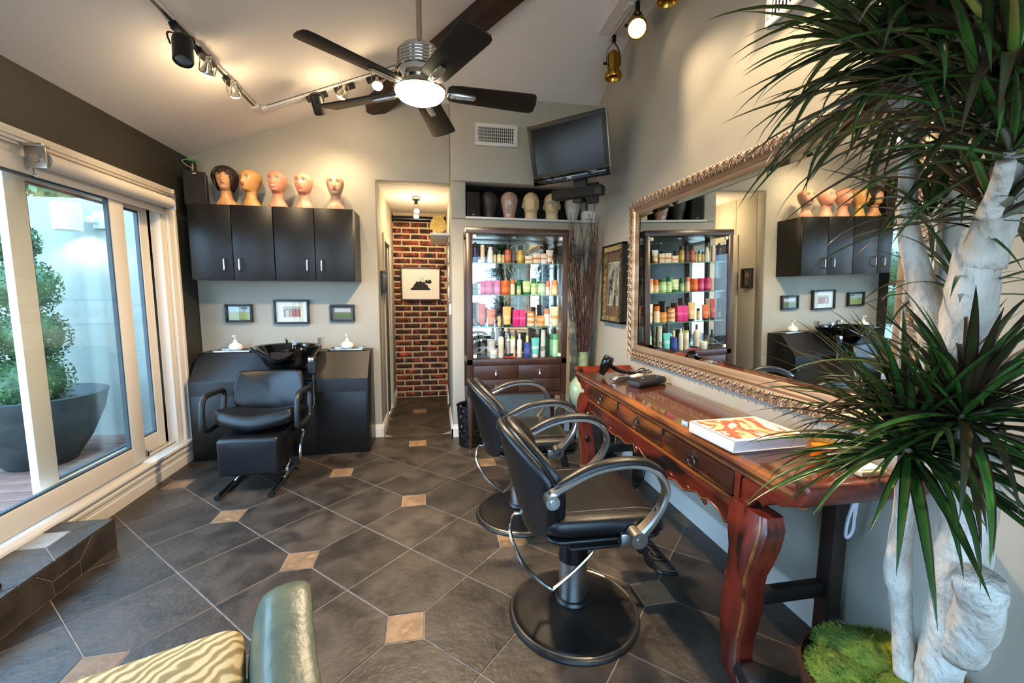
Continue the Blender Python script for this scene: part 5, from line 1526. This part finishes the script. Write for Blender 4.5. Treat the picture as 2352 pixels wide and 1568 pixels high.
B().box(-.165, .165, -.13, .13, .004, .044, Tk).build('page_block', M('white_pages', '#ece9ec', .7, bump=.2, bscale=10, stretch=(1, 1, 90)), t)
for z in (.0, .044):
    B().box(-.172, .172, -.136, .136, z, z + .004, Tk).build('cover', M('white_book_cover', '#f0ebe6', .3), t, bev=.001)
B().box(-.172, -.166, -.136, .136, 0, .048, Tk).build('spine', M('white_book_cover', '#f0ebe6', .3), t, bev=.001)
B().box(-.155, .14, -.115, .12, .048, .0486, Tk).build('cover_print', tex_mat('coral_cover', cover, .3), t)
t = thing('candle_jar', 'amber glass candle jar half hidden by the plant leaves', 'jar', (1.40, 1.30, GT))
B().lathe([(0, 0), (.04, 0), (.042, .004), (.042, .075), (.038, .08), (.036, .072), (.036, .012), (0, .01)], 20).build('glass', glass('amber_clear', (.98, .8, .5)), t)
B().lathe([(0, .011), (.035, .011), (.035, .055), (0, .056)], 18).build('wax', M('amber_wax', '#d99a3e', .4), t)
t = thing('card_dish', 'pale green card box on the near end of the red table', 'box', (1.45, 1.18, GT))
B().box(-.05, .05, -.035, .035, 0, .018).build('tray', M('pale_green_card', '#cfd0a8', .6), t, bev=.002)
B().box(-.044, .044, -.028, .028, .018, .024).build('cards', PAPER, t, bev=.001)

# ---- big gilt mirror leaning slightly off the wall
GILT = M('gilt_silver_leaf', '#cdb8a6', .38, .6, c2='#a98a68', scale=30, detail=5, c3='#e6d6c8', bump=.2, bscale=80)
GILTI = M('gilt_inner', '#b59c84', .35, .6, c2='#8f745a', scale=12, stretch=(1, .1, 1))
MY0, MY1 = 1.12, 3.285
MW, MH = MY1 - MY0, 1.235
t = thing('wall_mirror', 'large mirror in an ornate silver gilt frame above the red table', 'mirror', (1.597, (MY0 + MY1) / 2, .915), 0)
lean = math.atan(.028 / MH)
Tm = RY(-lean) @ Matrix(((0, 0, -1, 0), (-1, 0, 0, 0), (0, 1, 0, 0), (0, 0, 0, 1)))   # local x along the wall, y up, z into the room
FW = .115
prof = [(0, 0), (0, .02), (.008, .032), (.02, .034), (.05, .030), (.062, .022), (.068, .026), (.078, .03), (.086, .022), (.1, .02), (FW, .012), (FW, 0)]
corners = [(-MW / 2, 0, 1, 1), (MW / 2, 0, -1, 1), (MW / 2, MH, -1, -1), (-MW / 2, MH, 1, -1)]
def fp(c, o, h): return Tm @ V((c[0] + c[2] * o, c[1] + c[3] * o, h))
for k in range(4):
    a, c = corners[k], corners[(k + 1) % 4]
    b = B(); b.loft([[fp(q, o, h) for o, h in prof] for q in (a, c)])
    b.build('frame_rail', GILTI, t, ang=.4)
    # carved acanthus scrolls along the rail
    A = V((a[0], a[1], 0)); C_ = V((c[0], c[1], 0)); d = (C_ - A); L_ = d.length; d.normalize(); nin = V((-d.y, d.x, 0))
    n = int(L_ / .056); b = B()
    for i in range(n):
        s0 = (i + .5) * L_ / n
        def q(u, v_, h): return Tm @ (A + d * (s0 + u) + nin * v_ + V((0, 0, h)))
        b.tube([q(.012 * math.cos(m * .62) * (1 - m / 16), .016 + .014 * math.sin(m * .62) * (1 - m / 16), .036 + m * .0008) for m in range(12)], .0042, 5)
        b.tube([q(-.02, .008, .034), q(-.012, .03, .041), q(.0, .044, .038), q(.012, .054, .034)], [.003, .006, .005, .002], 5)
        b.tube([q(.004, .036, .037), q(.016, .046, .039), q(.024, .058, .031)], [.003, .005, .002], 5)
        b.tube([q(-.024, .03, .035), q(-.016, .048, .038), q(-.018, .06, .031)], [.002, .005, .002], 5)
        b.ball(q(.026, .008, .034), .0055, 6, 4)
    o = b.build('carved_scrolls', GILT, t, ang=1.); o['kind'] = 'stuff'
i0 = FW - .004
b = B(); b.loft([[Tm @ V((x, y, z)) for x, y in ((-MW / 2 + i0, i0), (MW / 2 - i0, i0), (MW / 2 - i0, MH - i0), (-MW / 2 + i0, MH - i0))] for z in (.004, .010)]); b.build('mirror_glass', MIRROR, t)
bev_ = B(); bw_ = .028
ro = ((-MW / 2 + i0, i0), (MW / 2 - i0, i0), (MW / 2 - i0, MH - i0), (-MW / 2 + i0, MH - i0)); ri = ((-MW / 2 + i0 + bw_, i0 + bw_), (MW / 2 - i0 - bw_, i0 + bw_), (MW / 2 - i0 - bw_, MH - i0 - bw_), (-MW / 2 + i0 + bw_, MH - i0 - bw_))
bev_.loft([[Tm @ V((x, y, .0105)) for x, y in ro], [Tm @ V((x, y, .0135)) for x, y in ri]], cap=(False, False)); bev_.build('bevelled_edge', MIRROR, t, smooth=False)

# ---- cords under the table
def cord(name, label, pts, r, m, cat='cord'):
    o = B().tube(catmull([V(p) for p in pts], 6), r, 6).build(name, m)
    return tag(o, label, cat)
cord('tangled_cord', 'tangled black cord on the floor under the far end of the table', [(1.575, 3.5, .35), (1.56, 3.42, .1), (1.54, 3.4, .008), (1.47, 3.25, .006), (1.53, 3.18, .006), (1.5, 3.10, .02), (1.45, 3.18, .03), (1.5, 3.24, .02), (1.54, 3.14, .008), (1.48, 3.05, .008), (1.44, 3.12, .006)], .004, BLACKPL)
t = thing('extension_plug', 'black plug with cord by the baseboard under the table', 'plug', (1.47, 2.86, .004))
B().box(-.025, .025, -.02, .02, 0, .03).build('plug', BLACKPL, t, bev=.005)
B().tube(catmull([V((.02, 0, .015)), V((.07, .02, .05)), V((.105, .06, .16)), V((.112, .1, .4))], 6), .004, 6).build('cord', BLACKPL, t)
cord('white_cable', 'coiled white cable hanging beside the near rear leg of the table', [(1.52, 1.27, .74), (1.515, 1.255, .66), (1.525, 1.262, .56), (1.505, 1.268, .53), (1.50, 1.262, .6), (1.515, 1.25, .7), (1.52, 1.255, .62)], .006, M('white_cable_rubber', '#d9dde2', .45))
t = thing('power_strip_box', 'black box under the far end of the red table', 'box', (1.43, 3.42, .0))
B().box(-.07, .07, -.09, .09, .0, .30).build('case', M('matte_black_box', '#131313', .5), t, bev=.006)
B().box(-.06, .06, -.095, -.09, .02, .28).build('front_panel', BLACKPL, t, bev=.003)
# ================================================================== PLANT, ARMCHAIR, STEP, BLIND, GARDEN
# ---- tall dracaena in a pot
t = thing('dracaena_plant', 'tall dracaena with pale trunks and spiky leaf crowns beside the red table', 'plant', (1.33, .93, 0))
po = V((1.33, .93, 0))
B().lathe([(0, 0), (.17, 0), (.18, .01), (.235, .22), (.243, .262), (.243, .275), (.232, .275), (.222, .25), (0, .235)], 32).build('pot', M('rusty_pot', '#3a2820', .45, c2='#5a3424', scale=9, bump=.3, bscale=30), t)
BARK = M('pale_bark', '#d8d0c4', .85, c2='#b9ad9e', scale=16, detail=8, stretch=(1, 1, .5), bump=.9, bscale=45, bdist=.02)
rs = random.Random(11)
def trunk(pts, rad, name='trunk', n=6):
    c = catmull([V(p) - po for p in pts], n)
    m = len(c)
    rr = []
    for i in range(m):
        u = i / (m - 1) * (len(rad) - 1); k = min(int(u), len(rad) - 2)
        rr.append((rad[k] + (rad[k + 1] - rad[k]) * (u - k)) * rs.uniform(.95, 1.06))
    B().tube(c, rr, 16).build(name, BARK, t, ang=3)
trunk([(1.345, .92, .22), (1.339, .912, .304), (1.308, .921, .533), (1.274, .917, .66), (1.257, .906, .835), (1.2, .87, .99), (1.16, .84, 1.07)], [.027, .026, .025, .031, .024, .02, .016])
trunk([(1.37, .85, .2), (1.356, .85, .362), (1.328, .818, .586), (1.279, .783, .842), (1.274, .791, 1.04), (1.263, .809, 1.199), (1.258, .817, 1.388), (1.26, .814, 1.552)], [.05, .046, .05, .052, .055, .058, .05, .042])
trunk([(1.27, .80, 1.10), (1.275, .885, 1.32), (1.257, .957, 1.556), (1.223, .953, 1.667), (1.2, .949, 1.849), (1.165, .93, 1.97)], [.042, .038, .026, .021, .017, .015])
trunk([(1.34, .80, .5), (1.29, .745, .66), (1.225, .712, .775)], [.045, .045, .045], 'trunk')
trunk([(1.275, .79, .98), (1.2, .75, 1.12), (1.15, .733, 1.18)], [.036, .025, .018], 'branch')
trunk([(1.262, .812, 1.50), (1.23, .78, 1.6), (1.16, .72, 1.72), (1.09, .72, 1.80)], [.045, .03, .022, .016], 'branch')
trunk([(1.26, .81, 1.5), (1.25, .77, 1.68), (1.17, .73, 1.86), (1.15, .72, 1.93)], [.045, .03, .02, .016], 'branch')
trunk([(1.19, .945, 1.86), (1.18, .89, 1.98), (1.17, .86, 2.07)], [.02, .018, .015], 'branch')
trunk([(1.2, .949, 1.849), (1.15, .98, 2.0), (1.13, .99, 2.10)], [.02, .016, .014], 'branch')
trunk([(1.16, .74, 1.6), (1.12, .70, 1.66), (1.10, .685, 1.69)], [.02, .016, .014], 'branch')
trunk([(1.15, .72, 1.74), (1.10, .69, 1.80), (1.07, .675, 1.85)], [.02, .016, .014], 'branch')
trunk([(1.27, .9, 1.36), (1.30, .88, 1.42), (1.315, .875, 1.47)], [.03, .02, .014], 'branch')
LEAFG = M('leaf_green', '#41702c', .26, c2='#2c4d20', scale=3, stretch=(1, 1, 1), rand=.45, spec=.55, coat=.1)
LEAFE = M('leaf_maroon_edge', '#2e1a18', .35, rand=.4)
LEAFB = M('leaf_bronze', '#3a2c1a', .35, c2='#2c3a1c', scale=3, rand=.45, spec=.5)
LEAFY = M('leaf_yellow_green', '#6f8a36', .35, c2='#8a7a3a', scale=4, rand=.3)
def leaf_mesh(el, droop, mats, seed, w=.024):
    r_ = random.Random(seed)
    b = B(); n = 9
    pts = []; p = V((0, 0, 0)); step = 1.0 / n
    side = r_.uniform(-.25, .25)
    for i in range(n + 1):
        pts.append(p.copy())
        u = i / n
        e = el - droop * u ** 1.3
        p = p + V((math.cos(e), side * u * .6, math.sin(e))).normalized() * step
    rows = []
    for i, q in enumerate(pts):
        u = i / n
        hw = w * .5 / .42 * (min(1, .55 + u * 2.2)) * (1 - max(0, (u - .35) / .65) ** 1.5) + .0006
        e = el - droop * u ** 1.3
        up_ = V((-math.sin(e), 0, math.cos(e)))
        rows.append([b.v(q + V((0, s * hw, 0)) + up_ * (abs(s) * hw * .45)) for s in (-1, -.72, 0, .72, 1)])
    for i in range(n):
        for k in range(4):
            b.mi = 1 if k in (0, 3) else 0
            b.face([rows[i][k], rows[i][k + 1], rows[i + 1][k + 1], rows[i + 1][k]])
    me = b.mesh('leaf', ang=3)
    for m in mats: me.materials.append(m)
    return me
LV = []
sd = 0
for el in (1.35, 1.05, .75, .45, .15, -.2):
    for dr in (.5, 1.0, 1.5):
        for mats, wgt in (((LEAFG, LEAFE), 3), ((LEAFB, LEAFE), 3), ((LEAFY, LEAFG), .6)):
            sd += 1
            LV.append((el, wgt, leaf_mesh(el, dr if el > -.1 else dr * .7, mats, sd), dr))
leaves = []
def crown(c, n, ln, emin=-.2, bias=1.0, lean=(0, 0)):
    for k in range(n):
        u = (k + .5) / n
        el = 1.4 - (1.4 - emin) * u ** bias
        az = k * 2.39996 + rs.uniform(-.3, .3)
        cand = [v for v in LV if abs(v[0] - el) < .28]
        wts = [v[1] * (1.6 if (el < .4) == (v[3] > .7) else .7) for v in cand]
        v = rs.choices(cand, wts)[0]
        L_ = ln * rs.uniform(.72, 1.12) * (1. if el < 1.0 else .85)
        pos = V(c) - po + V((math.cos(az), math.sin(az), 0)) * .012 + V((0, 0, -.05 * u))
        # approximate tip to stay clear of the wall
        d = v[2].vertices[len(v[2].vertices) - 3].co
        def tip(a): return V((d.x * math.cos(a) - d.y * math.sin(a), d.x * math.sin(a) + d.y * math.cos(a), d.z)) * L_ + pos + po
        for _ in range(6):
            tp = tip(az)
            if tp.x < 1.52 and (tp - V((0, 0, 1.43))).length > .75: break
            az += 1.1
        else: continue
        leaves.append((v[2], pos, az, L_, rs.uniform(-.12, .12), (pos + po - V((0, 0, 1.43))).length))
crown((1.149, .834, 1.087), 125, .39, -.45)
crown((1.147, .731, 1.191), 110, .36, -.4)
crown((1.317, .873, 1.473), 26, .26, -.1)
crown((1.156, .924, 1.989), 115, .43, -.45)
crown((1.082, .72, 1.809), 50, .36, -.3)
crown((1.144, .717, 1.943), 75, .38, -.35)
crown((1.169, .857, 2.078), 80, .42, -.35)
crown((1.203, .754, 1.640), 46, .33, .0)
crown((1.126, .991, 2.112), 44, .42, -.3)
crown((1.25, .916, 1.661), 30, .3, -.3)
crown((1.10, .68, 1.74), 46, .33, -.1)
crown((1.07, .67, 1.86), 40, .36, -.35)
crown((1.19, .80, 1.13), 40, .36, -.3)
leaves.sort(key=lambda q: q[5])
rest = B()
for i, (me, pos, az, L_, roll, dd) in enumerate(leaves):
    if i < 296:
        o = link('leaf', me, t, pos, (roll, 0, az), (L_, L_, L_))
    else:
        Mx = TR(*pos) @ RZ(az) @ RX(roll) @ Matrix.Scale(L_, 4)
        vs = [rest.v(Mx @ v.co) for v in me.vertices]
        for p in me.polygons:
            rest.mi = p.material_index
            rest.face([vs[k] for k in p.vertices])
if len(leaves) > 296:
    o = rest.build('foliage', [LEAFG, LEAFE], t, ang=3); o['kind'] = 'stuff'
# moss mound in the pot
MOSS = M('moss_green', '#7c8a2c', .9, c2='#4f6a22', scale=9, detail=6, c3='#96962f', bump=.8, bscale=80, rand=.2)
b = B()
lumps = [(-.11, .06, .27, .10, .065), (-.03, .10, .285, .11, .075), (.07, .09, .28, .10, .06), (-.14, -.04, .265, .09, .055), (-.02, -.04, .27, .12, .06), (.10, -.06, .26, .1, .05), (-.05, -.13, .262, .09, .05)]
for x, y, z, r, h in lumps: b.ball((x, y, z), r, 14, 8, (1, 1, h / r))
def surf_pt():
    x, y, z, r, h = rs.choice(lumps)
    a = rs.uniform(0, 2 * PI); e = math.acos(rs.uniform(.0, 1))
    n = V((math.sin(e) * math.cos(a), math.sin(e) * math.sin(a), math.cos(e)))
    return V((x + n.x * r, y + n.y * r, z + n.z * h)), n
for k in range(6500):
    p, n = surf_pt()
    d = (n + V((rs.uniform(-.7, .7), rs.uniform(-.7, .7), rs.uniform(-.1, .7)))).normalized() * rs.uniform(.006, .016)
    s = d.orthogonal().normalized() * .0022
    b.face([b.v(p - s), b.v(p + s), b.v(p + d)])
o = b.build('moss', MOSS, t, ang=3); o['kind'] = 'stuff'

# ---- green leather armchair at the bottom edge
GLE = M('green_leather', '#5b6350', .38, c2='#4b5548', scale=6, detail=5, bump=.25, bscale=40, dist=.8)
def zebra(tt, tc):
    mp_ = tt.nodes.new('ShaderNodeMapping'); mp_.inputs['Rotation'].default_value = (0, 0, .9)
    tt.links.new(tc.outputs['Object'], mp_.inputs['Vector'])
    wv = tt.nodes.new('ShaderNodeTexWave'); wv.inputs['Scale'].default_value = 10; wv.inputs['Distortion'].default_value = 20; wv.inputs['Detail'].default_value = 3; wv.inputs['Detail Scale'].default_value = .42; wv.inputs['Detail Roughness'].default_value = .62
    tt.links.new(mp_.outputs[0], wv.inputs['Vector'])
    return ramp(tt, wv.outputs['Fac'], [(.0, '#85744c'), (.38, '#94835a'), (.55, '#bfac80'), (1, '#c9b88e')])
FAB = tex_mat('moire_fabric', zebra, .8)
t = thing('armchair', 'green leather armchair with cream zebra moire seat at the bottom edge', 'armchair', (-.812, 1.193, 0), math.radians(21.5))
B().pillow(rrect(-.262, .262, -.52, .0, .05), .13, .04, TR(0, 0, .408), .012).build('seat_cushion', FAB, t)
B().pillow(rrect(-.27, .27, -.56, -.02, .04), .14, .02, TR(0, 0, .25)).build('seat_frame', GLE, t)
for s in (-1, 1):
    prof = [(-.60, .10), (-.02, .10), (.0, .2), (.0, .40), (-.012, .50), (-.04, .555), (-.09, .595), (-.15, .60), (-.3, .565), (-.45, .55), (-.60, .58)]
    pp = [(q.x, q.y) for q in catmull([V((x, z, 0)) for x, z in prof], 4)]
    def wp_(p, s=s): return V((p.x, p.y, p.z + s * .05 * max(0, (p.y - .3) / .3) ** 2 ))
    Ta = TR(s * .33, 0, 0) @ Matrix(((0, 0, 1, 0), (1, 0, 0, 0), (0, 1, 0, 0), (0, 0, 0, 1)))
    B().pillow(pp, .115, .05, Ta, .012, wp_).build('arm', GLE, t)
B().pillow(rrect(-.36, .36, .10, .60, .12), .13, .055, TR(0, -.70, 0) @ RX(PI / 2) @ RX(-.12), .012).build('backrest', GLE, t)
for x in (-.3, .3):
    for y in (-.62, -.07):
        B().cyl((x, y, .0), (x, y, .2), .018, .025, 12).build('leg', DKLEG, t)

# ---- slate step in front of the garden door
SX0, SX1, SY0, SY1, SZ = -2.054, -1.777, .35, 2.627, .17
t = thing('slate_step', 'slate tiled step up to the garden door', 'step', (0, 0, 0))
B().box(SX0, SX1 - .003, SY0, SY1 - .003, 0, SZ - .003).build('core', GROUT, t)
def tiles2d(org, rect, place, mats):
    for i in range(-12, 12):
        for j in range(-12, 12):
            jobs = [(cell_poly(i, j), org + ua * (i * TS) + va * (j * TS), 'slate_tile', SLATE)]
            if i % 2 == 0 and j % 2 == 0:
                g = GAP * TS; jobs.append(([-ua * g, -va * g, ua * g, va * g], org + ua * (i * TS) + va * (j * TS), 'inset_tile', mats))
            for poly, o_, nm, mt in jobs:
                c = clip([p + o_ for p in poly], *rect)
                if len(c) < 3: continue
                ar = abs(sum(c[k - 1].x * c[k].y - c[k].x * c[k - 1].y for k in range(len(c)))) / 2
                if ar < .0015: continue
                me = tile_mesh(c, nm); me.materials.append(mt)
                o = bpy.data.objects.new(nm, me); COL.objects.link(o); o.parent = t; o.matrix_local = place
tiles2d(V((-1.985, 2.44, 0)), (SX0, SX1, SY0, SY1), TR(0, 0, SZ), M('pale_stone', '#9a9488', .6, c2='#8a847a', scale=14, bump=.3, bscale=40))
tiles2d(V((2.3, .0, 0)), (SY0, SY1, 0.002, SZ - .004), TR(SX1, 0, 0) @ Matrix(((0, 0, 1, 0), (1, 0, 0, 0), (0, 1, 0, 0), (0, 0, 0, 1))), SLATE)
tiles2d(V((-1.9, .1, 0)), (SX0, SX1, 0.002, SZ - .004), TR(0, SY1, 0) @ Matrix(((1, 0, 0, 0), (0, 0, 1, 0), (0, 1, 0, 0), (0, 0, 0, 1))), SLATE)
rd = B().tube([(-1.97, 2.16, .183), (-1.84, 2.045, .183)], .0125, 10).build('metal_rod', M('bronze_black_rod', '#1f1a16', .35, .5))
tag(rd, 'short black metal rod lying on the slate step', 'rod')

# ---- roller blind at the head of the garden door
t = thing('roller_blind', 'rolled up cream roller blind under the garden door head', 'blind', (-2.025, 3.27, 2.115))
B().cyl((0, -.51, 0), (0, .585, 0), .042, seg=24).build('roller', M('blind_cloth', '#e3d8cb', .8), t)
B().box(-.046, -.040, -.51, .585, -.075, 0).build('hanging_cloth', M('blind_cloth', '#e3d8cb', .8), t)
B().cyl((-.043, -.51, -.078), (-.043, .585, -.078), .010, seg=10).build('hem_bar', M('blind_cloth', '#e3d8cb', .8), t)
for y in (-.55, .59):
    b = B().box(-.05, .045, y - .006, y + .006, -.05, .055).box(-.05, .045, y - .025, y + .025, .055, .07); o = b.build('bracket', STEEL, t, bev=.002)
    B().cyl((0, y - .014, 0), (0, y + .014, 0), .024, seg=14).build('pivot', STEEL, o)

# ---- garden: planter, topiary, wall lamp, trees
t = thing('stone_planter', 'large dark bowl planter on the deck beyond the glass', 'planter', (-3.12, 3.93, .063))
B().lathe([(0, 0), (.19, 0), (.21, .01), (.31, .18), (.40, .40), (.43, .54), (.435, .555), (.40, .56), (.37, .54), (.3, .45), (0, .44)], 40).build('bowl', M('dark_stone', '#39413f', .5, c2='#2c3332', scale=6, detail=6, bump=.2, bscale=40), t)
B().lathe([(0, .44), (.33, .45), (.36, .47), (0, .49)], 28).build('soil', M('soil', '#3a2c22', .95, bump=.8, bscale=40), t)
TL = M('boxwood_leaf', '#4c6b3a', .5, c2='#2f4a2a', scale=6, rand=.3, c3='#6a8a4a')
def leafcloud(b, c, r, n, s, sq=1.):
    for k in range(n):
        d = V((rs.gauss(0, 1), rs.gauss(0, 1), rs.gauss(0, 1))).normalized()
        p = V(c) + V((d.x, d.y, d.z * sq)) * (r * rs.uniform(.72, 1.04))
        a = V((rs.gauss(0, 1), rs.gauss(0, 1), rs.gauss(0, 1))).normalized(); e = a.orthogonal().normalized()
        q = s * rs.uniform(.7, 1.3)
        b.face([b.v(p - a * q), b.v(p + e * q * .5), b.v(p + a * q), b.v(p - e * q * .5)])
t = thing('topiary_tree', 'clipped boxwood topiary with stacked balls in the dark planter', 'topiary', (-3.14, 3.93, .56))
B().tube([(0, 0, -.08), (.02, .01, .4), (-.02, 0, .9), (.0, .01, 1.5)], [.03, .025, .022, .015], 8).build('stem', M('topiary_stem', '#4a3a2c', .8), t)
for i, (x, y, z, r) in enumerate(((.0, 0, .16, .26), (.04, 0, .52, .235), (.03, 0, .90, .22), (-.02, 0, 1.24, .17), (-.30, -.25, .5, .28), (-.34, -.2, 1.0, .26))):
    b = B(); b.ball((x, y, z), r * .8, 14, 10); leafcloud(b, (x, y, z), r, 1500, .013)
    o = b.build('leaf_ball', TL, t, ang=3); o['kind'] = 'stuff'
t = thing('garden_wall_lamp', 'white cylinder lamp glowing on the pale garden wall', 'wall lamp', (-3.03, 4.598, 2.07))
LW = M('lamp_white', '#e3e9ea', .5)
B().box(.0, .13, -.03, 0, -.075, .075).build('wall_plate', LW, t, bev=.004)
B().box(-.06, .05, -.08, -.025, -.03, .03).build('arm', LW, t, bev=.004)
B().lathe([(.094, -.115), (.098, -.115), (.098, .115), (.0, .115), (0, .11), (.094, .11)], 28, TR(-.10, -.16, 0)).build('shade', LW, t)
B().lathe([(0, -.09), (.06, -.09), (.06, -.08), (0, -.08)], 20, TR(-.10, -.16, 0)).build('bulb', M('garden_bulb', '#ffe6b0', .4, emit=14.), t)
spot((-3.13, 4.44, 1.97), (-3.02, 4.60, 1.2), 70, 150, 1., .05, (1, .85, .55), t)
g = 'trees beyond the garden wall'
for i, (x, y, h, r, lab) in enumerate(((-4.6, 7.6, 3.9, 1.4, 'dark green tree above the garden wall'), (-1.6, 7.6, 4.2, 1.4, 'tree behind the garden wall close to the house corner'), (-7.6, 7.0, 4.4, 1.5, 'tall tree at the far end of the garden wall'))):
    t = thing('garden_tree', lab, 'tree', (x, y, 0), 0, g)
    B().tube([(0, 0, 0), (.05, 0, h * .4), (0, .05, h * .8)], [.12, .1, .06], 8).build('trunk', M('topiary_stem', '#4a3a2c', .8), t)
    b = B(); b.ball((0, 0, h * .78), r * .7, 16, 10); leafcloud(b, (0, 0, h * .78), r, 3000, .07)
    o = b.build('crown', TL, t, ang=3); o['kind'] = 'stuff'
